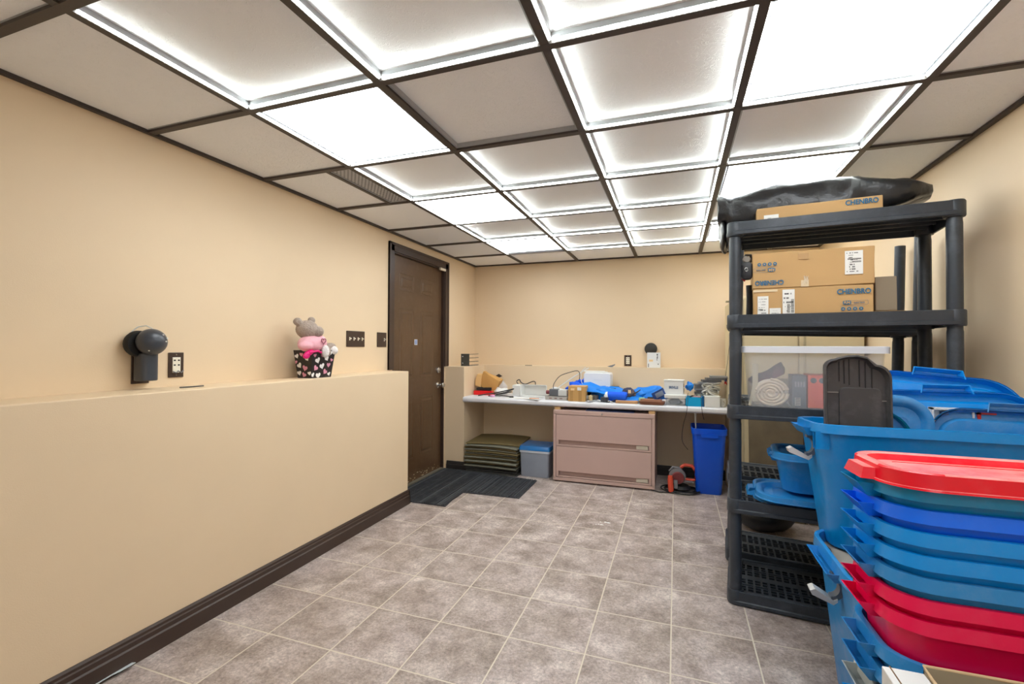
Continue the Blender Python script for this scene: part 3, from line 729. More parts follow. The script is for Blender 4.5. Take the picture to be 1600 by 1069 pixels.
B_TEAL = P('tote_teal_blue', (0, 140, 196)); B_BRI = P('tote_bright_blue', (0, 112, 255), wa=.05); B_MID = P('tote_mid_blue', (0, 146, 232)); B_SLATE = P('tote_slate_blue', (40, 138, 208), wa=.22)
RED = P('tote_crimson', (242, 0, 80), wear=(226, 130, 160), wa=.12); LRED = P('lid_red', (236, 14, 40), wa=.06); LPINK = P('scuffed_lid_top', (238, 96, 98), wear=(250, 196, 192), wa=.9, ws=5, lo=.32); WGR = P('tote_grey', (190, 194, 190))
# near stack of nested totes, tilted a little towards the wall
CT = Vector((.438, 1.315)); SL, SW, SH = .50, .27, .28
TL = math.radians(-2.6)
zs_rim = [.916, .871, .824, .777, .732, .687, .644, .552, .498, .444, .39, .335, .28]
mts = [B_TEAL, B_BRI, B_MID, B_MID, B_SLATE, RED, RED, B_SLATE, B_SLATE, WGR, B_MID, B_MID, B_SLATE]
labs = ['teal blue nested tote right under the red lid', 'brightest blue nested tote, second from the top of the near stack', 'blue nested tote, third from the top of the near stack',
        'blue nested tote, fourth from the top of the near stack', 'greyish blue nested tote just above the upper red tote', 'upper crimson tote of the two nested in the near stack',
        'lower crimson tote of the two, scuffed, nested in the near stack', 'dusty blue tote directly under the crimson totes', 'dusty blue tote just above the grey one near the bottom',
        'pale grey nested tote low in the near stack', 'blue nested tote just beneath the pale grey one', 'blue nested tote, last but one at the bottom of the stack', 'bottom blue tote of the near stack, on the floor']
for z, m, lb in zip(zs_rim, mts, labs):
    t = tote(SL, SW, SH, .032, .072, .060, .045, 'nested_tote', lb, m, (CT.x+SL/2+.0, CT.y, z-SH), 0, 'totes nested in the near stack')
    tl = TL if z > .56 else TL*(z-.28)/.28
    t.rotation_euler = (tl, 0, 0)
    t.location.y += -math.sin(-tl)*SH*0
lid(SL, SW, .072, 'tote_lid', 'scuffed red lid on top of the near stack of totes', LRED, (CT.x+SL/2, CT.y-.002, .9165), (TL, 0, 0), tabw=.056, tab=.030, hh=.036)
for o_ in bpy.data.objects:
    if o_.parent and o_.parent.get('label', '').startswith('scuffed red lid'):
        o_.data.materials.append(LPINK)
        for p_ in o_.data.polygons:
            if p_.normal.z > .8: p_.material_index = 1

# base tote and tall tote behind the near stack
def latch(t, x, y, z, sc=1.0):
    q = MB(); pts = [(0, .0, .0), (-.012, .0, .004), (-.006, 0, -.022), (.0, 0, -.045), (-.014, 0, -.062), (-.028, 0, -.066)]
    arc = [(-.012+.03*math.cos(a), 0, -.035+.034*math.sin(a)) for a in [1.5-.31*k for k in range(11)]]
    prof = [(p[0], p[2]) for p in arc]; inner = [(-.012+(p[0]+.012)*.62, -.035+(p[1]+.035)*.66) for p in prof]
    q.prism(prof+list(reversed(inner)), -.016, .016, 'xz'); q.xf(Matrix.Translation((x, y, z)) @ Matrix.Diagonal((sc, 1, sc, 1))); q.build('latch_arm', mat('latch_grey', (98, 104, 112), .35), t, 30)
    q = MB(); q.prism([(-.058, .0), (-.006, -.014), (.004, -.008), (.004, -.002), (-.006, -.006), (-.05, .012), (-.062, .008)], -.017, .017, 'xz'); q.xf(Matrix.Translation((x-.004, y, z-.058*sc)) @ Matrix.Diagonal((sc*.9, 1.3, sc*1.3, 1))); q.build('latch_lever', mat('latch_white', (206, 204, 200), .3), t, 30)
b1 = tote(.66, .50, .51, .05, .09, .12, .05, 'storage_tote', 'big dusty blue tote on the floor under the tall one', B_SLATE, (.46+.045+.33, 1.865, 0), 0, None, drop=.02, rimh=.035)
latch(b1, -.33-.005, -.05, .47, 1.3)
q = MB(); q.box(-.3, .3, -.22, .22, .0, .035).sub(4).crumple(.02, 8)
tag(q.build('crumpled_sheeting', mat('grey_sheeting', (150, 144, 134), .8), None, 60), 'crumpled grey sheeting packed in the top of the floor tote', 'sheeting', loc=(.835, 1.865, .435))
t1 = tote(.66, .36, .45, .05, .08, .10, .04, 'storage_tote', 'tall blue tote holding the upright lids, white latch on its handle', P('tote_deep_blue', (0, 136, 212)), (.455+.04+.33, 2.105, .478), 0, None, drop=.018, rimh=.03, waist=True)
t1.rotation_euler = (math.radians(-3), 0, 0)
latch(t1, -.33+.0, -.03, .405, 1.35)
for yy in (-.12, -.155): 
    q = B(-.33-.012+.0, -.33+.03, yy-.002, yy+.002, .36, .425); q.build('rib', t1.children[0].data.materials[0], t1, 0)

# upright lids in the tall tote: standing on the short end, underside to the camera
def upright_lid(name, label, W_, L_, r, m, cx, cy, ztop, lean, rz=0, tabw=.08, roll=0, flip=True):
    t = lid(L_, W_, r, name, label, m, (0, 0, 0), 0, tabw=tabw, tab=.032, hh=.03)
    Mx = Matrix.Rotation(-PI/2, 4, 'Y')           # long axis up: local x -> z
    up = Matrix.Rotation(PI/2 if flip else -PI/2, 4, 'Z')
    Mt = Matrix.Translation((cx, cy, ztop)) @ Matrix.Rotation(rz, 4, 'Z') @ Matrix.Rotation(-lean, 4, 'X') @ Matrix.Rotation(roll, 4, 'Y') @ up @ Mx @ Matrix.Translation((-L_/2-.03, 0, 0))
    t.matrix_world = Mt; t.location = Mt.to_translation(); t.rotation_euler = Mt.to_euler(); return t
upright_lid('tote_lid', 'blue lid furthest back in the tall tote, tab standing highest', .46, .50, .10, B_MID, .948, 2.215, 1.125, .34, 0, .075, roll=.10, flip=False)
upright_lid('tote_lid', 'middle blue lid in the tall tote, its tab below the furthest one', .50, .46, .10, B_MID, .944, 2.15, 1.068, .30, 0, .072, roll=0, flip=False)
upright_lid('tote_lid', 'greyish blue lid at the right in the tall tote, closest to the rim', .50, .42, .09, B_SLATE, 1.12, 2.075, 1.012, .25, 0, .09, roll=.02, flip=False)
upright_lid('tote_lid', 'pale dusty blue lid with rounded corner right beside the black lid', .28, .42, .08, B_SLATE, .72, 2.085, 1.055, .1, 0, .0001, roll=.06, flip=True)
upright_lid('tote_lid', 'low turquoise lid peeking out between black lid and pale blue lid', .19, .32, .09, P('lid_turquoise', (30, 160, 190)), .700, 2.045, 1.00, .05, 0, .0001, roll=.10, flip=False)
# black lid
t = thing('tote_lid', 'worn black plastic lid standing upright in the tall blue tote', 'lid', (.630, 2.035, .785), (math.radians(-2), 0, 0))
def bl_out(o):
    pts = []; w_ = .102+o; h_ = .402+o
    pts += [(-w_, 0), (w_, 0)]
    for a in range(0, 91, 15): pts.append((w_-.045+.045*math.cos(math.radians(a)), h_-.085+.05*math.sin(math.radians(a))))
    pts += [(.03, h_-.008), (.0, h_), (-.03, h_-.002), (-.055, h_-.008)]
    for a in range(90, 181, 15): pts.append((-w_+.03+.03*math.cos(math.radians(a)), h_-.045+.03*math.sin(math.radians(a))))
    return pts
q = MB(); f3 = lambda o, y: [(a, y, b) for a, b in bl_out(o)]
q.loft([f3(0, .006), f3(.002, -.022), f3(-.004, -.024), f3(-.008, -.006), f3(-.012, -.0)], 0, True, True)
GB = mat('worn_black_lid', (66, 64, 64), .5, wear=(134, 130, 128), wscale=5, wamt=.4)
q.build('cover', GB, t, 40)
q = MB(); q.loft([[(p[0]+.012, y, p[1]+.15) for p in rrect(.13*s, .26*s, .02)] for y, s in ((0, 1.03), (-.006, 1))], 0, True, True); q.build('raised_panel', GB, t, 30)
for k, (x, a, b) in enumerate(((-.052, .305, .38), (-.036, .297, .385), (-.02, .292, .39), (.012, .287, .385), (.03, .28, .38), (.05, .273, .365))): B(x-.0018, x+.0018, -.0022, .0, a, b).build('slot', DBLACK, t, 0)
B(-.09, -.055, -.004, 0, .262, .266).build('rib', mat('rib_grey', (130, 126, 120), .5), t, 0); B(.08, .098, -.004, 0, .235, .239).build('rib', MC['rib_grey'], t, 0)
# white organiser between the upright lids
t = thing('organiser_tray', 'white plastic organiser with grey and red pieces between the upright lids', 'organiser', (.875, 2.11, .715))
B(0, .3, 0, .008, 0, .285).build('tray_back', WHITE, t, 0)
q = MB(); q.box(0, .3, -.022, 0, .235, .241).box(0, .006, -.022, 0, .24, .285).box(.115, .121, -.022, 0, .24, .285).box(0, .3, -.022, 0, .279, .285); q.build('divider', WHITE, t, 0)
B(.03, .05, -.018, -.001, .244, .272).build('grey_clip', mat('clip_grey', (90, 110, 140), .4), t, 0); B(.07, .1, -.018, -.001, .25, .262).build('black_clip', DBLACK, t, 0)
q = MB(); q.box(.128, .138, -.024, -.001, .242, .277).box(.128, .18, -.024, -.001, .268, .277); q.build('red_bracket', mat('red_plastic', (196, 40, 36), .4), t, 0)

# small tote and lids on the first shelf
lid(.46, .34, .07, 'tote_lid', 'slate blue lid lying on the lowest raised shelf, rear of two', B_SLATE, S(.36, .235, DK[1]+.0), UR+.02, tabw=.07, hh=.03)
lid(.50, .26, .09, 'tote_lid', 'slate blue lid under the small tote, overhanging the shelf front', B_SLATE, S(.385, .105, DK[1]+.032), UR-.02, tabw=.0001, hh=.026)
st_ = tote(.36, .27, .175, .03, .07, .07, .03, 'small_tote', 'small blue tote with a blue lid on the first raised shelf', B_SLATE, S(.385, .17, DK[1]+.0605), UR, None, waist=True)
q = B(-.1545, -.1535, -.075, -.055, .1, .115); q.build('tote_sticker', PAPER, st_, 0)
lid(.36, .27, .07, 'tote_lid', 'dusty blue lid closing the small tote on the shelf', B_SLATE, S(.385, .17, DK[1]+.0605+.152), UR, tabw=.06, tab=.018, hh=.03)
q = MB(); q.sphere((0, 0, .1), .16, sc=(1.2, .9, .6)).crumple(.03, 6)
for v in q.bm.verts: v.co.z = max(v.co.z, 0)
tag(q.build('black_bag', mat('black_bag', (22, 22, 24), .4), None, 60), 'black bag on the floor behind both shelving units', 'bag', loc=(.56, 3.50, 0))

# foreground cartons
t = thing('open_carton', 'open cardboard box in the bottom right corner, grey-brown inside', 'box', (.445, 1.10, 0), 0)
KR = mat('kraft_inner', (170, 158, 134), .85, var=.05); KE = mat('kraft_edge', (216, 186, 146), .8)
q = MB(); w0, d0, h0 = .34, .22, .60
q.box(0, .004, -.22, 0, 0, h0).box(w0-.004, w0, -.22, 0, 0, h0).box(0, w0, -.004, 0, 0, h0+.008).box(0, w0, -.22, -.216, 0, h0-.05).box(0, w0, -.22, 0, 0, .004)
q.build('carton', [KR], t, 0)
q = MB(); q.tube([(.0, -.22, h0), (.001, -.15, h0+.001), (.004, -.10, h0-.002), (.001, -.03, h0+.002), (.0, -.001, h0+.008), (.12, -.002, h0+.01), (w0, -.002, h0+.01)], .003); q.build('torn_edge', KE, t)
t = thing('white_carton', 'white box beside the open cardboard box at the bottom edge', 'box', (.372, 1.05, 0), 0)
q = MB(); q.box(0, .066, -.16, .03, 0, .605); q.build('box_body', mat('white_card', (226, 226, 224), .6), t, 0, bevel=.002)
B(.012, .014, -.161, .031, .6048, .6062).build('seam', mat('brown_seam', (120, 90, 60), .7), t, 0)

# tall cabinet in the back right corner
CB = mat('beige_enamel', (224, 206, 166), .5, var=.03)
t = thing('metal_cabinet', 'tall beige metal cabinet in the back corner behind the shelving', 'cabinet', (.43, 3.78, 0))
B(0, .79, .02, .88, 0, 1.60).build('carcass', CB, t, 0, bevel=.003)
for k in range(2):
    d = B(.004+k*.396, .39+k*.396, 0, .019, .04, 1.59).build('door', CB, t, 0, bevel=.002)
    for h_ in (0, .01): B(.03+k*.396+h_, .034+k*.396+h_, -.004, 0, .06, 1.57).build('seam_rib', mat('beige_shadow', (180, 166, 134), .5), d, 0)
    MB().box(.36-k*.30+k*.396-.03*k, .372-k*.30+k*.396-.03*k, -.02, 0, .9, 1.02).build('handle', CHROME, d, 0)
tag(B(0, .13, 0, .05, 0, .012).build('wood_offcut', mat('dusty_wood', (128, 116, 90), .7), None, 0), 'short dusty wooden slat on top of the corner cabinet', 'slat', loc=(.40, 4.25, 1.6002))
t = thing('keychain', 'red and blue trinket hanging by a thin wire beside the cabinet', 'keychain', (.418, 4.5, .955))
q = MB(); q.tube([(.008, -.28, .33), (.006, -.14, .17), (.0, 0, 0)], .0015, 6); q.build('wire', DBLACK, t)
q = MB(); q.sphere((0, 0, -.02), .012, sc=(.9, .6, 1.5)); q.build('blue_bead', mat('navy_bead', (40, 60, 130), .3), t)
q = MB(); q.xf(Matrix.Identity(4)); q.prism([(-.012, -.065), (-.004, -.052), (.006, -.066), (.013, -.06), (.006, -.035), (-.008, -.035)], -.004, .004, 'xz'); q.build('red_tassel', mat('red_plastic', (196, 40, 36), .4), t)

# ================================================================== COUNTER AND WHAT STANDS UNDER IT
CZ = .725
q = MB(); pr = [(4.172, 0), (4.158, .004), (4.148, .013), (4.145, .027), (4.148, .041), (4.158, .05), (4.172, .054), (4.68, .054), (4.68, 0)]
q.loft([[(x, a, b+CZ-.054) for a, b in pr] for x in (-1.975, .405)], 0, True, True)
tag(q.build('countertop', mat('grey_white_laminate', (222, 222, 226), .35), None, 35), 'long white laminate counter with rounded front edge along the back wall', 'countertop')
MV = mat('mauve_enamel', (196, 166, 156), .42, var=.02)
t = thing('filing_cabinet', 'wide mauve two-drawer lateral filing cabinet under the counter', 'filing cabinet', (-1.05, 4.115, 0))
q = MB(); q.box(0, .885, .035, .50, .012, .645).box(0, .885, 0, .036, .012, .04).box(0, .885, 0, .036, .61, .645).box(0, .024, 0, .036, .03, .62).box(.861, .885, 0, .036, .03, .62)
q.build('carcass', MV, t, 0, bevel=.002)
for z0, z1 in ((.325, .606), (.044, .320)):
    q = MB(); a, b = .027, .858
    q.box(a, b, .001, .014, z0+.052, z1).box(a, b, .001, .014, z0, z0+.012).box(a, a+.022, .001, .014, z0+.012, z0+.052).box(b-.022, b, .001, .014, z0+.012, z0+.052)
    d = q.build('drawer', MV, t, 0, bevel=.0015)
    B(a+.022, b-.022, .026, .030, z0+.010, z0+.054).build('finger_pull', mat('mauve_recess', (186, 156, 146), .5), d, 0)
    B(b-.125, b-.03, .009, .027, z0+.016, z0+.048).build('label_holder', mat('pale_insert', (206, 196, 178), .5), d, 0)
MB().cyl((.44, -.003, .627), .008, .006, 'y').build('lock', CHROME, t)
for k, x in enumerate((-1.05, -.218)):
    q = B(x, x+.052, 4.165, 4.4, .6455, .670); tag(q.build('wooden_block', mat('pale_pine', (216, 176, 120), .7), None, 0, bevel=.001), '%s pale wood block shimming the counter on the filing cabinet' % ('left' if not k else 'right'), 'wood block')
q = MB(); q.box(-.76, -.34, 4.16, 4.45, .6455, .655); 
tag(q.build('blue_folder', mat('navy_folder', (26, 44, 84), .5), None, 0), 'dark blue folder lying in the gap on top of the filing cabinet', 'folder')
# stack of rubber mats
random.seed(21); z = 0.0; n = 15
MT = [mat('mat_olive', (116, 100, 62), .7), mat('mat_grey_green', (124, 122, 106), .7), mat('mat_charcoal', (56, 54, 50), .7)]
for k in range(n):
    th = .0165; q = MB(); w_, d_ = .54, .48
    nx = 10
    top = []; 
    a_ = .010*(k/n)
    def zz(x, y): return z+th*.2*0+a_*math.sin((x/w_)*PI)*1.0
    lo = []
    for i in range(nx+1):
        x = w_*i/nx; h = a_*math.sin(PI*i/nx)-(.004 if i == nx else 0)*(k/n)
        lo.append([(x, 0, h), (x, d_, h), (x, d_, h+.0115), (x, .004, h+.0115), (x, 0, h+.008)])
    q.loft(lo, 0, True, True)
    m = MT[2] if k < 3 else MT[(k*7) % 2 if k < n-1 else 0]
    o = q.build('rubber_mat', m, None, 30)
    ang = random.uniform(-.05, .05)+(.03 if k == n-1 else 0)
    tag(o, ('topmost flat olive mat of the stack under the counter' if k == n-1 else 'dark rubber mat in the stack under the counter, %s from the floor' % ['lowest', 'second', 'third', 'fourth', 'fifth', 'sixth', 'seventh', 'eighth', 'ninth', 'tenth', 'eleventh', 'twelfth', 'thirteenth', 'fourteenth'][k]), 'mat', 'rubber mats stacked under the counter', loc=(-1.955+random.uniform(0, .02), 4.125+random.uniform(0, .025), .0015+z), rot=ang)
    z += .0185 if k != 3 else .026
# grey storage bin with blue lid
t = thing('storage_bin', 'frosted grey storage bin with a translucent blue lid under the counter', 'storage bin', (-1.245, 4.31, 0))
FG = mat('frosted_grey', (150, 158, 172), .35, var=.05)
q = MB(); q.loft([rrect(.285*a, .29*a, .02, 4, 0, 0, z) for z, a in ((0, .94), (.006, .96), (.235, 1.0), (.235, .98), (.01, .94))], 0, True, True); q.build('tub', FG, t, 35)
q = MB(); q.loft([rrect(.30, .305, .02, 4, 0, 0, z) for z in (.228, .248)], 0, True, True); q.build('rim', mat('pale_rim', (206, 214, 224), .3), t, 35)
q = MB(); q.loft([rrect(.305*a, .31*b, .02, 4, 0, 0, z) for z, a, b in ((.248, 1, 1), (.262, .99, .99), (.285, .96, .9), (.287, .9, .8))], 0, True, True); q.build('lid', mat('blue_lid', (20, 110, 180), .25), t, 35)
# blue waste bin
t = thing('waste_bin', 'tall bright blue tapered recycling bin at the right end of the counter', 'bin', (.262, 4.28, 0))
BB = mat('royal_blue', (0, 82, 214), .35)
q = MB(); q.loft([rrect(w_, d_, .035, 5, 0, 0, z) for w_, d_, z in ((.195, .19, 0), (.20, .2, .01), (.255, .30, .50), (.27, .32, .502), (.275, .325, .548), (.262, .31, .55), (.25, .295, .50), (.195, .19, .012))], 0, True, True); q.build('bin_body', BB, t, 35)
q = MB(); q.loft([[(p[0], y, p[1]+.495) for p in rrect(.13, .032, .012)] for y in (-.165, -.148)], 0, True, True); q.build('grip', BB, t, 35)
# angle sander
t = thing('power_sander', 'red and grey hand-held power sander standing on the floor', 'power tool', (.0, 4.18, 0))
RO = mat('tool_red', (206, 74, 50), .4); GRY = mat('tool_grey', (130, 130, 134), .35, .4)
q = MB(); q.lathe([(.0, -.06), (.045, -.058), (.055, -.03), (.055, .03), (.046, .055), (0, .06)], 24, (0.02, .02, .12), 'y'); q.build('motor_housing', mat('tool_maroon', (120, 50, 52), .4), t)
q = MB(); q.lathe([(.05, -.03), (.066, -.026), (.068, -.005), (.06, .0)], 26, (.015, .01, .13), 'y'); q.tube([(-.045, 0, .12), (-.05, .0, .17), (-.02, 0, .205), (.03, 0, .20), (.06, 0, .17)], .009); q.build('guard', GRY, t)
q = MB(); q.tube([(-.04, -.06, .145), (-.04, -.065, .10), (-.035, -.07, .02), (-.03, -.07, .012)], .019, 14, rs=[.019, .023, .022, .018]); q.build('front_handle', RO, t)
q = MB(); q.tube([(.04, .02, .20), (.075, .02, .225), (.13, .02, .222), (.155, .02, .19), (.16, .02, .11), (.13, .02, .10), (.07, .02, .105), (.045, .02, .12)], .0135, 12); q.build('rear_handle', RO, t)
q = MB(); q.box(-.012, .018, -.066, -.05, .04, .11).box(.06, .14, -.01, .03, .085, .099); q.build('side_plates', GRY, t, 0, bevel=.003)
q = MB(); q.lathe([(0, .018), (.075, .018), (.09, .03), (.075, .05), (0, .06)], 26, (.03, .03, 0)); q.build('sanding_disc', mat('disc_black', (30, 30, 32), .6), t)
q = MB(); pts = []
for k in range(80):
    a = k*.27; r = .12+.02*math.sin(a*.37); pts.append((.04+r*1.15*math.cos(a), .02+r*.85*math.sin(a), .007+.012*abs(math.sin(k*.17))))
pts = [(-.2, -.04, .006), (-.13, -.09, .006)]+pts; q.tube(pts, .005, 7); q.build('cord', mat('cord_black', (26, 26, 28), .5), t, 60)

# ================================================================== THINGS ON THE COUNTER
CT_ = CZ+.0005
def put(mb, name, mats, label, cat, loc=(0, 0, 0), rot=0, smooth=40, bevel=0, group=None, **k):
    return tag(mb.build(name, mats, None, smooth, bevel, **k), label, cat, group, None, loc, rot)
# desk sorter on the ledge
t = thing('file_sorter', 'black metal desk sorter with four wire shelves on the ledge beside the door', 'file sorter', (-2.07, 4.30, 1.021), .35)
DG = mat('dark_olive_metal', (58, 56, 46), .4)
B(0, .085, 0, .004, .0, .125).build('back_plate', DG, t, 0)
for k in range(4):
    q = MB(); z = .004+k*.038; q.tube([(.0, .0, z+.001), (.08, -.002, z), (.17, .05, z+.006), (.172, .14, z+.006), (.085, .15, z), (.0, .14, z), (0, 0, z)], .0022, 6); q.tube([(.08, 0, z), (.085, .15, z)], .0018, 6); q.build('wire_shelf', DG, t)
for z in (.03, .098): MB().lathe([(.006, 0), (.006, -.003)], 12, (.017, 0, z), 'y').build('stud', CHROME, t)
# brown padded envelope/box
t = thing('paper_bag', 'crumpled open brown cardboard packet leaning in the left corner of the counter', 'packet', (-1.85, 4.47, CT_+.055), 0)
q = MB(); q.box(-.10, .10, -.05, .05, 0, .15); q.sub(4).crumple(.016, 9, 4); q.xf(Matrix.Rotation(.45, 4, 'Y')); q.build('packet', mat('brown_kraft', (206, 156, 88), .8, var=.06), t, 30)
q = MB(); q.box(-.03, .03, -.055, .045, 0, .12).sub(3).crumple(.012, 12, 2); q.xf(Matrix.Translation((-.085, 0, .03)) @ Matrix.Rotation(.2, 4, 'Y')); q.build('flap', mat('brown_kraft_light', (222, 180, 120), .8), t, 30)
put(B(0, .20, 0, .12, 0, .042), 'red_case', mat('case_red', (226, 18, 24), .35), 'bright red flat case on the counter under the brown packet', 'case', (-1.955, 4.36, CT_), .05, 0, .004)
put(B(0, .16, 0, .08, 0, .03).sub(2).crumple(.008, 14), 'black_pouch', mat('matte_black', (34, 34, 38), .5), 'small black pouch between the red case and the brown packet', 'pouch', (-1.94, 4.40, CT_+.0425), .0, 40)
put(MB().sphere((0, 0, .075), .09, 20, 14, sc=(.8, .5, .95)).crumple(.045, 14, 8), 'plastic_bag', mat('clear_film', (240, 238, 240), .25, alpha=.5), 'crumpled clear plastic bag behind the red case', 'plastic bag', (-1.73, 4.56, CT_-.0), 0, 60)
put(MB().sphere((0, 0, .03), .05, 16, 10, sc=(1.5, .8, .8)).crumple(.03, 20, 3), 'crumpled_paper', PAPER, 'crumpled white paper in front of the clear plastic bag', 'paper', (-1.70, 4.46, CT_), 0, 20)
def cable(pts, r, m, label, name='cable'):
    P_ = [Vector(p) for p in pts]; out = []
    for i in range(len(P_)-1):
        p0, p1, p2, p3 = P_[max(i-1, 0)], P_[i], P_[i+1], P_[min(i+2, len(P_)-1)]
        for k in range(5):
            u = k/5; out.append(.5*((2*p1)+(p2-p0)*u+(2*p0-5*p1+4*p2-p3)*u*u+(3*p1-p0-3*p2+p3)*u**3))
    out.append(P_[-1])
    return put(MB().tube(out, r, 7), name, m, label, 'cable', smooth=60)
CBK = mat('cable_black', (36, 34, 34), .45); CWH = mat('cable_white', (222, 222, 218), .4)
Z = CT_
cable([(-1.86, 4.26, Z+.006), (-1.78, 4.30, Z+.02), (-1.70, 4.34, Z+.03), (-1.58, 4.38, Z+.06), (-1.52, 4.36, Z+.075), (-1.6, 4.32, Z+.04), (-1.68, 4.30, Z+.02), (-1.6, 4.3, Z+.035), (-1.53, 4.33, Z+.05)], .006, CBK, 'thick black cable looping between the red case and the white tray')
cable([(-1.75, 4.26, Z+.006), (-1.66, 4.28, Z+.012), (-1.58, 4.27, Z+.012), (-1.52, 4.25, Z+.008)], .006, mat('cable_grey', (90, 86, 84), .5), 'grey cable lying flat in front of the looped black cable')
put(B(0, .04, 0, .015, 0, .014), 'plug', DBLACK, 'small black plug end in front of the white tray', 'plug', (-1.52, 4.235, CT_), 0, 0, .003)
put(MB().lathe([(.022, 0), (.024, .004), (.024, .016), (.02, .02), (0, .02)], 16), 'pink_tape', mat('pink_plastic', (232, 170, 210), .4), 'little pink roll on the counter before the red case', 'roll', (-1.70, 4.245, CT_), 0)
cable([(-1.56, 4.63, Z+.10), (-1.58, 4.63, Z+.13), (-1.55, 4.63, Z+.15), (-1.53, 4.63, Z+.12), (-1.48, 4.63, Z+.105), (-1.4, 4.63, Z+.135), (-1.37, 4.62, Z+.12), (-1.38, 4.6, Z+.06)], .005, CBK, 'coiled black cord sticking up behind the white tray')
# white tray leaning
t = thing('white_tray', 'large white plastic tray standing on its side on the counter', 'tray', (-1.43, 4.36, CT_), -.10)
q = MB()
q.loft([[(p[0], y, p[1]+.062) for p in rrect(.27*s, .115*s2, .012)] for y, s, s2 in ((.06, .86, .8), (0, 1, 1), (-.001, 1.04, 1.06), (.003, 1.04, 1.06), (.004, .96, .94), (.056, .83, .76))], 0, True, True); q.xf(Matrix.Translation((.12, 0, .002))); q.build('tray_body', WHITE, t, 40)
put(B(0, .09, 0, .14, 0, .11).sub(2).crumple(.01, 12), 'white_carton', PAPER, 'white box tucked behind the left side of the white tray', 'box', (-1.55, 4.42, CT_), -.3, 20)
for k, (x, y, r, w_, h_) in enumerate(((-1.55, 4.19, -.13, .26, .12), (-1.50, 4.205, -.02, .25, .12), (-1.42, 4.18, -.2, .22, .1))):
    put(B(0, w_, 0, h_, 0, .0012), 'paper_sheet', PAPER, ['lowest white sheet of paper under the white tray', 'middle white sheet of paper before the white tray', 'top white sheet of paper under the orange pen'][k], 'paper', (x, y, CT_+.0014*k), r, 0, 0, 'loose papers before the white tray')
put(MB().tube([(0, 0, .004), (.09, .01, .004)], .004), 'pen', mat('orange_pen', (206, 130, 70), .4), 'orange-brown pen lying on the papers at the counter edge', 'pen', (-1.30, 4.185, CT_+.0045), .05)
# small devices
t = thing('small_device', 'small grey desk device with a dark red plug beside the cardboard cube', 'device', (-1.12, 4.23, CT_+.036), 0)
B(0, .085, 0, .07, 0, .062).build('device_body', mat('device_grey', (96, 100, 106), .4), t, 0, bevel=.004); q = MB(); q.cyl((-.035, .03, .03), .018, .035, 'x', 16); q.build('plug', mat('dark_red', (120, 50, 56), .5), t)
B(.086, .17, 0, .08, 0, .058).build('white_half', mat('pale_grey', (214, 216, 214), .4), t, 0, bevel=.004)
t = thing('cutlery_tray', 'pale grey flat tray under the small grey device', 'tray', (-1.15, 4.19, CT_), 0)
q = MB(); q.loft([rrect(.215*s, .13*s, .01, 3, .105, .065, z) for z, s in ((0, .96), (.034, 1), (.034, .96), (.008, .92))], 0, True, True); q.build('tray_body', mat('tray_grey', (190, 186, 180), .4), t, 30)
for k in range(3): B(.04+k*.05, .065+k*.05, -.0008, .002, .013, .022).build('notch', mat('notch_brown', (140, 110, 100), .5), t, 0)
cable([(-1.09, 4.27, Z+.09), (-1.10, 4.33, Z+.14), (-1.06, 4.40, Z+.21), (-.98, 4.45, Z+.245), (-.90, 4.48, Z+.262), (-.875, 4.46, Z+.22), (-.88, 4.42, Z+.15)], .0035, CBK, 'thin black cable arching from the grey device up to the white appliance')
cable([(-1.08, 4.36, Z+.09), (-.98, 4.42, Z+.17), (-.88, 4.48, Z+.24), (-.80, 4.52, Z+.29)], .0045, CWH, 'white cable rising straight from the grey device to the white appliance')
put(MB().sphere((0, 0, .04), .07, 18, 12, sc=(1.3, .9, .8)).crumple(.03, 16, 9), 'white_bag', mat('white_film', (226, 228, 230), .3), 'crumpled white plastic wrap behind the small grey device', 'plastic wrap', (-1.08, 4.42, CT_+.0), 0, 60)
BLC = mat('blue_nylon', (0, 128, 228), .45); BLD = mat('bright_blue_cloth', (0, 92, 232), .7)
def cloth(name, label, cat, c, r, sc, amt, ns, m, seed, zmin=0.0, rot=0):
    q = MB().sphere((0, 0, 0), r, 30, 18, sc=sc).crumple(amt, ns, seed).crumple(amt*.35, ns*2.6, seed+4)
    for v in q.bm.verts: v.co.z = max(v.co.z, zmin)
    return put(q, name, m, label, cat, c, rot, 70)
cloth('blue_gloves', 'bunched bright blue gloves behind the cardboard cube', 'gloves', (-.90, 4.36, CT_+.10), .062, (1.25, .8, 1.0), .035, 18, BLD, 2, -.095)
cloth('blue_scarf', 'bright blue ruffled cloth beside the white appliance', 'cloth', (-.845, 4.44, CT_+.15), .05, (1.2, .8, .8), .03, 20, BLD, 6, -.12)
t = thing('cardboard_cube', 'small brown cardboard cube sealed with tape on the counter', 'box', (-.925, 4.17, CT_), -.02)
B(0, .155, 0, .14, 0, .138).build('carton', mat('golden_card', (204, 160, 98), .75, var=.05), t, 0, bevel=.002)
B(.015, .045, -.001, 0, 0, .095).build('left_tape', TAPE, t, 0); B(.095, .125, -.001, 0, 0, .1).build('right_tape', TAPE, t, 0)
B(.085, .12, -.0015, 0, .1, .128).build('white_sticker', PAPER, t, 0); B(.025, .058, -.0015, 0, .098, .118).build('cream_sticker', mat('cream_label', (240, 206, 150), .6), t, 0)
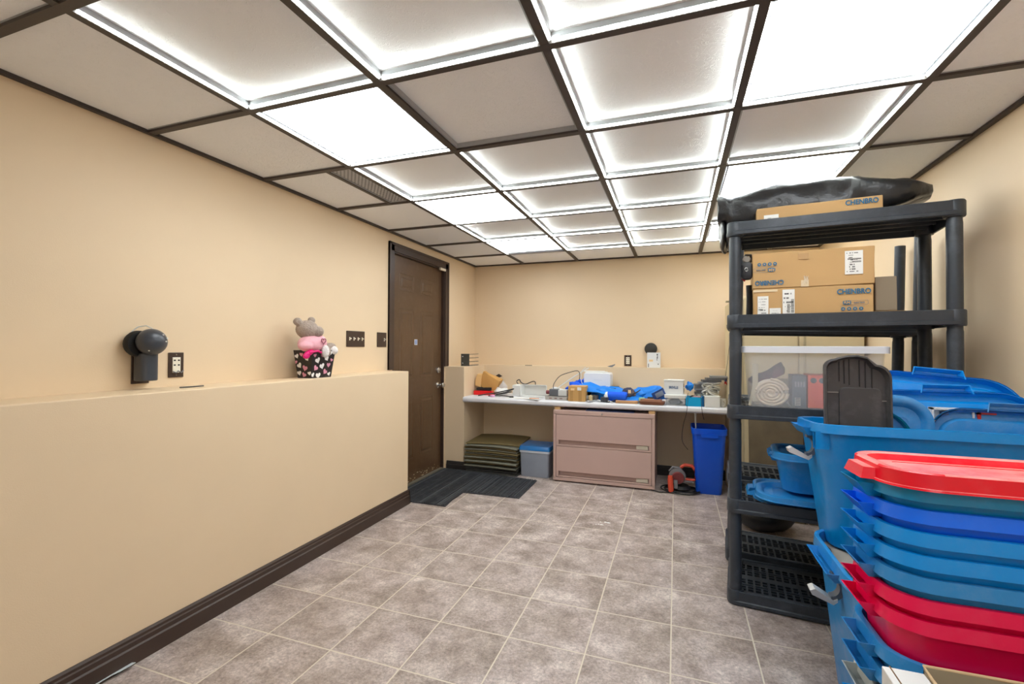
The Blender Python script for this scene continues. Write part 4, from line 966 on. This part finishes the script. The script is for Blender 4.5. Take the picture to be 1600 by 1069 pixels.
# clutter beneath: black board and appliance on top
def support(name, label, x0, x1, y0, y1, z0, z1, m, rot=0, cat='box'): return put(B(0, x1-x0, 0, y1-y0, 0, z1-z0), name, m, label, cat, (x0, y0, CT_+z0), rot, 0, .002)
support('dark_crate', 'dark crate of electronics holding up the black board', -.80, -.56, 4.42, 4.62, 0, .095, mat('dark_crate', (70, 72, 76), .6), cat='crate')
support('black_board', 'thin black board beneath the white appliance', -.88, -.52, 4.36, 4.64, .096, .112, DBLACK, cat='board')
t = thing('white_appliance', 'white rounded appliance standing on the black board', 'appliance', (-.82, 4.40, CT_+.1125), 0)
q = MB(); q.loft([[(p[0]+.12, y, p[1]+.07) for p in rrect(.25, .135, .022)] for y in (0, .19)], 0, True, True); q.build('body', mat('appliance_white', (236, 238, 240), .3), t, 30, bevel=.006)
B(.09, .17, -.0015, 0, .07, .0715).build('seam', mat('seam_grey', (190, 192, 196), .4), t, 0)
q = B(.0, .2, .02, .17, .139, .146); q.crumple(.004, 12).build('paper_pile', PAPER, t, 0); B(-.01, .18, .03, .15, .147, .151).xf(Matrix.Rotation(.05, 4, 'Z')).build('loose_sheet', PAPER, t, 0)
cable([(-.81, 4.42, Z+.30), (-.845, 4.40, Z+.26), (-.85, 4.39, Z+.19), (-.83, 4.38, Z+.13)], .0035, CWH, 'white cable hanging down the left side of the white appliance')
q = MB(); q.box(-.27, .27, -.1, .1, -.004, .004).sub(5).crumple(.035, 7, 3).crumple(.015, 18, 6); put(q, 'blue_jacket', BLC, 'blue nylon jacket draped over the clutter left of the white branded box', 'jacket', (-.58, 4.32, CT_+.09), -.1, 60).rotation_euler = (.35, .16, -.08)
cloth('blue_jacket_fold', 'rounded fold of glossy blue nylon before the black board', 'cloth', (-.60, 4.34, CT_+.055), .085, (1.7, .9, .7), .03, 10, BLC, 3, -.05)
q = MB(); q.lathe([(.0, -.10), (.03, -.10), (.042, -.07), (.044, .02), (.046, .06), (.036, .09), (0, .095)], 22, axis='x'); q.crumple(.006, 20)
put(q, 'blue_bottle_bag', [BLD], 'blue cylindrical pouch lying on the counter clutter', 'pouch', (-.50, 4.25, CT_+.05), -.1, 60)
put(MB().sphere((0, 0, .0), .045, 18, 12, sc=(.6, .9, 1)), 'dome_cover', WHITE, 'white domed cap at the left end of the blue pouch', 'cap', (-.585, 4.25, CT_+.046), -.1, 60)
cloth('patterned_cloth', 'dark patterned cloth bundle beside the blue pouch', 'cloth', (-.40, 4.32, CT_+.065), .06, (1.1, .8, 1), .02, 16, mat('plaid', (60, 62, 84), .9, wear=(196, 150, 120), wscale=22, wamt=1), 5, -.06)
put(B(0, .025, 0, .004, 0, .03), 'cream_tag', mat('cream_label', (240, 206, 150), .6), 'small cream tag standing on the patterned cloth', 'tag', (-.40, 4.262, CT_+.082), 0, 0)
cloth('blue_tarp', 'shiny blue nylon bundle left of the white branded box', 'cloth', (-.22, 4.42, CT_+.07), .095, (1.7, .9, .75), .035, 9, BLC, 11, -.068)
cloth('blue_sleeve', 'blue nylon sleeve stretching towards the patterned cloth', 'cloth', (-.33, 4.38, CT_+.065), .06, (1.4, .8, .6), .03, 13, BLC, 13, -.06, -.2)
# small parts between the blue things
random.seed(9)
sm = [(-.77, 4.25, (150, 150, 146), 'grey', 'spool'), (-.73, 4.23, (216, 196, 150), 'cream', 'knob'), (-.70, 4.27, (110, 104, 100), 'dull brown', 'adapter'), (-.74, 4.30, (60, 62, 66), 'charcoal', 'adapter'), (-.66, 4.24, (206, 206, 204), 'white', 'clip'), (-.63, 4.20, (228, 228, 226), 'white', 'cable tie'), (-.68, 4.19, (150, 156, 160), 'silver', 'wrench'), (-.60, 4.205, (70, 72, 78), 'dark grey', 'bracket'), (-.28, 4.24, (150, 196, 160), 'pale green', 'cup'), (-.25, 4.27, (70, 90, 110), 'slate', 'case'), (-.56, 4.19, (210, 210, 206), 'white', 'strap'), (-.20, 4.26, (40, 42, 46), 'black', 'charger')]
for k, (x, y, c, cn, kd) in enumerate(sm):
    q = MB(); m = mat('small_%d' % k, c, .4)
    if kd in ('spool', 'knob', 'cup'): q.lathe([(.02, 0), (.026, .006), (.026, .045), (.022, .05), (.0, .05)] if kd != 'knob' else [(.014, 0), (.02, .02), (.018, .05), (0, .058)], 16)
    elif kd in ('cable tie', 'strap', 'wrench', 'clip'): q.tube([(-.05, 0, .004), (0, .008, .012), (.045, -.006, .004)], .006, 7)
    else: q.box(-.03, .03, -.02, .02, 0, .035+.01*(k % 3)).box(-.012, .012, -.026, -.02, .008, .02)
    put(q, kd.replace(' ', '_'), m, '%s %s among the clutter %s' % (cn, kd, 'in front of the blue nylon fold' if x < -.5 else 'behind the brown wallet'), kd, (x, y, CT_), random.uniform(-.6, .6), 40, .0015 if kd in ('adapter', 'case', 'charger', 'bracket') else 0)
cable([(-.62, 4.20, Z+.005), (-.56, 4.18, Z+.006), (-.48, 4.22, Z+.03), (-.40, 4.24, Z+.055), (-.33, 4.28, Z+.09), (-.30, 4.32, Z+.11)], .005, CBK, 'black cable crossing the clutter in front of the blue pouch')
put(MB().lathe([(.0, 0), (.03, 0), (.034, .008), (.03, .012), (0, .012)], 18), 'watch_face', mat('silver', (170, 170, 174), .3, .7), 'small round silver disc right of the cardboard cube', 'disc', (-.73, 4.185, CT_), 0)
q = MB(); q.prism([(0, 0), (.17, .004), (.19, .03), (.185, .09), (.03, .10), (0, .04)], 0, .022); put(q, 'wooden_board', mat('board_tan', (200, 152, 106), .6, var=.1), 'tan wooden board at the counter edge under the patterned cloth', 'board', (-.50, 4.165, CT_), 0, 0, .003)
t = thing('wallet_case', 'brown leather clamshell wallet case at the counter edge', 'case', (-.30, 4.155, CT_), 0)
LE = mat('brown_leather', (120, 74, 52), .4, var=.08)
q = MB(); q.loft([rrect(.215*s, .12*s, .03, 5, .107, .06, z) for z, s in ((0, .93), (.012, 1), (.026, 1), (.028, .95))], 0, True, True); q.build('case_body', LE, t, 40)
q = MB(); q.loft([rrect(.185*s, .10*s, .025, 5, .1, .064, z) for z, s in ((.028, 1), (.04, .96), (.044, .86))], 0, True, True); q.build('case_top', mat('leather_light', (150, 104, 78), .45), t, 40)
t = thing('blue_card', 'blue and white card leaning against the clear tub', 'card', (-.12, 4.22, CT_+.052), 0); t.rotation_euler = (.5, -.5, .2)
B(-.055, .055, 0, .002, 0, .09).build('card', mat('card_blue', (52, 92, 170), .4), t, 0); B(-.03, .04, -.001, 0, .02, .07).build('print', mat('card_grey', (150, 168, 196), .4), t, 0)
# clear tub with white lid and branded box on top
t = thing('clear_tub', 'clear plastic tub with a white lid under the white branded box', 'tub', (.0, 4.235, CT_), .0)
q = MB(); q.loft([rrect(.165*s, .12*s, .015, 4, 0, 0, z) for z, s in ((0, .92), (.062, 1))], 0, True, False); q.build('tub_body', mat('smoky_clear', (170, 180, 188), .15, alpha=.4), t, 40)
q = MB(); q.loft([rrect(.18*s, .135*s, .02, 4, 0, 0, z) for z, s in ((.062, .98), (.066, 1), (.088, 1), (.09, .96))], 0, True, True); q.build('lid', WHITE, t, 40)
q = MB(); q.sphere((0, 0, .03), .04, sc=(1.5, 1, .6)).crumple(.02, 30, 2); q.build('contents', mat('grey_bits', (120, 126, 132), .6), t, 40)
t = thing('branded_box', 'white cardboard box printed with blue capital letters, flaps ajar', 'box', (-.092, 4.22, CT_+.091), -.08)
WC = mat('white_card', (226, 226, 224), .6)
B(0, .155, 0, .14, 0, .118).build('carton', WC, t, 0, bevel=.0015)
text_mesh('BREVILLE', .03, mat('navy_ink', (40, 84, 130), .6), t, (.077, -.0012, .058), (PI/2, 0, 0), sx=.62, bold=.0008, name='brand_lettering')
B(-.004, .156, -.002, .07, .118, .12).xf(Matrix.Rotation(.03, 4, 'X')).build('flap', WC, t, 0); B(.02, .159, .07, .145, .119, .121).build('flap', WC, t, 0)
q = MB(); q.box(.1555, .157, .03, .1, .02, .05).box(.1555, .157, .03, .1, .06, .09); q.build('side_print', mat('print_brown', (150, 130, 110), .6), t, 0)
cloth('blue_puff', 'small bright blue scrunched cloth sticking out beside the branded box', 'cloth', (.115, 4.36, CT_+.15), .032, (1, .8, 1.2), .02, 30, BLC, 17, -.14)
t = thing('cyan_box', 'open cyan cardboard box with small cables inside', 'box', (.084, 4.17, CT_), .06)
q = MB(); CY = mat('cyan_card', (0, 168, 224), .5)
q.box(0, .125, 0, .002, 0, .075).box(0, .002, 0, .10, 0, .075).box(.123, .125, 0, .10, 0, .08).box(0, .125, .098, .10, 0, .08).box(0, .125, 0, .1, 0, .002); q.build('carton', CY, t, 0)
B(.126, .14, .0, .1, 0, .085).build('dark_side', mat('deep_blue_card', (0, 86, 140), .5), t, 0)
q = MB(); q.tube([(.02, .05, .06), (.05, .03, .085), (.09, .05, .08), (.12, .06, .07)], .006); q.build('cable_bits', mat('matte_black', (34, 34, 38), .5), t); q = MB(); q.box(.05, .12, .03, .042, .075, .085).xf(Matrix.Rotation(.0, 4, 'Y')); q.build('pink_strip', mat('pinkish', (226, 180, 176), .5), t, 0)
t = thing('white_carton', 'white square box under a heap of white cables at the counter end', 'box', (.228, 4.165, CT_), .02)
B(0, .118, 0, .12, 0, .085).build('carton', WC, t, 0, bevel=.002); B(-.001, .119, -.001, .121, .084, .09).build('lid', PAPER, t, 0, bevel=.002)
for k in range(3):
    random.seed(30+k); pts = []
    for i in range(34):
        a = i*.75+k; pts.append((.285+.055*math.cos(a)*(1+.35*math.sin(i*.9)), 4.26+.045*math.sin(a*1.1), Z+.112+.035*math.sin(i*.53+k)+.022*k))
    cable(pts, .0055, [CWH, mat('cable_ivory', (206, 202, 190), .45), mat('cable_light_grey', (168, 168, 164), .45)][k], ['white cable heaped on the square white box', 'ivory cable tangled in the heap on the white box', 'light grey cable, top of the tangled heap'][k])
# stack of silver drives / laptops
DS = [mat('silver_metal', (150, 152, 158), .35, .6), mat('dark_silver', (110, 112, 118), .4, .5), mat('case_grey', (92, 92, 96), .5)]
hs = []; z = 0
for k in range(13):
    th = .0185; x = .165+(.0 if k < 9 else (k-8)*.032); y = 4.45
    x += [.0, .01, -.005, .008, .0, .012, -.006, .004, 0, 0, 0, 0, 0][k]
    q = MB(); q.box(0, .155, 0, .13, 0, .0165).box(.01, .05, -.0012, 0, .004, .009).box(.07, .14, -.0012, 0, .006, .0085)
    put(q, 'hard_drive', DS[(k*2) % 3], ['bottom', 'second', 'third', 'fourth', 'fifth', 'sixth', 'seventh', 'eighth', 'ninth', 'tenth', 'eleventh', 'twelfth', 'topmost'][k]+' flat silver drive in the leaning stack at the counter end', 'drive', (x, y, CT_+z), random.uniform(-.05, .05)+.03, 0, .0015, 'silver drives stacked at the counter end')
    z += th+.0003
cloth('grey_tangle', 'small pile of grey-green parts beside the leaning drive stack', 'parts', (.205, 4.30, CT_+.04), .04, (1.1, .8, 1.3), .025, 26, mat('grey_green', (120, 124, 108), .6, wear=(210, 206, 190), wscale=40, wamt=.8), 8, -.04)
t = thing('white_mug', 'small white cup with a wire at the very end of the counter', 'cup', (.372, 4.22, CT_))
MB().lathe([(.018, 0), (.024, .005), (.026, .07), (.022, .07), (.02, .01)], 18).build('cup', mat('cup_grey', (200, 198, 190), .35), t); MB().tube([(.0, -.028, .02), (.012, -.034, .035), (.0, -.03, .05)], .003).build('wire', CHROME, t)
# wires hanging over the counter edge
cable([(.10, 4.19, Z+.11), (.095, 4.135, Z+.03), (.085, 4.13, Z-.06), (.06, 4.16, Z-.17), (.055, 4.2, Z-.3), (.10, 4.2, Z-.37)], .0022, CBK, 'thin black wire hanging over the counter edge left of the blue bin')
cable([(.20, 4.16, Z+.09), (.203, 4.135, Z+.02), (.21, 4.13, Z-.05), (.222, 4.135, Z-.10)], .0022, CBK, 'short black wire hanging over the edge in front of the cyan box')
q = MB(); q.tube([(.0, 0, 0), (-.006, .0, .17)], .004, 8, rs=[.003, .010]); q.box(-.035, .03, -.004, .004, .165, .172)
put(q, 'white_funnel_stick', WHITE, 'white tapered stick poking up out of the blue recycling bin', 'stick', (.165, 4.26, .51))
# things on the back ledge and wall
t = thing('white_box', 'white product box with small print standing on the back ledge', 'box', (-.262, 4.72, 1.021), .05)
B(0, .125, 0, .09, 0, .148).build('carton', WC, t, 0, bevel=.0015)
q = MB(); q.box(.09, .094, -.001, 0, .07, .11).box(.09, .1, -.001, 0, .12, .135).box(.1, .108, -.001, 0, .03, .042).box(.01, .016, -.001, 0, .005, .04).box(.096, .1, -.001, 0, .09, .115); q.build('print', INKD, t, 0)
B(.018, .055, -.001, 0, .06, .08).build('cream_print', mat('cream_label', (240, 206, 150), .6), t, 0)
t = thing('wall_speaker', 'round black fixture on the back wall behind the white product box', 'speaker', (-.235, YB, 1.205))
MB().lathe([(.0, -.05), (.03, -.05), (.058, -.035), (.062, -.012), (.055, 0)], 26, axis='y').build('body', mat('speaker_black', (44, 42, 38), .6), t); B(-.035, .035, -.01, 0, -.13, -.02).build('plug_body', mat('speaker_black', (44, 42, 38), .6), t, 0)
t = thing('metal_clip', 'small shiny metal clip lying on the back ledge', 'clip', (-.62, 4.73, 1.021), .3)
q = MB(); q.prism([(0, 0), (.02, 0), (.045, .018), (.05, .03), (.02, .02), (-.03, .006)], -.01, .01, 'xz'); q.build('clip_body', mat('clip_silver', (170, 180, 196), .25, .7), t, 0, bevel=.002)
put(B(0, .075, 0, .012, 0, .006), 'wood_sliver', mat('dark_sliver', (96, 84, 66), .7), 'small dark sliver lying on the back ledge above the white tray', 'sliver', (-1.51, 4.70, 1.0205), .03, 0)
q = MB(); q.prism([(-.04, 0), (0, -.02), (.04, .0), (0, .022)], 0, .004, 'xz'); put(q, 'dark_patch', mat('patch_brown', (60, 50, 44), .6), 'dark diamond shaped socket cover on the back wall near the corner', 'cover', (-1.80, 4.675, .905), 0, 0)

# weathered boards leaning on the cabinet, seen below the middle shelf
GW = mat('weathered_wood', (118, 104, 82), .75, var=.25, vscale=5)
for k, (x, w_, hh_) in enumerate(((.50, .36, 1.0), (.87, .30, .98))):
    q = B(0, w_, 0, .015, 0, hh_); q.box(w_-.02, w_-.012, -.001, 0, 0, hh_, m=1)
    put(q, 'weathered_board', [GW, mat('wood_gap', (60, 52, 42), .8)], ['left', 'right'][k]+' weathered grey-brown board leaning on the cabinet behind the shelving', 'board', (x, 3.70, 0.001), 0, 0).rotation_euler = (math.radians(-3), 0, 0)
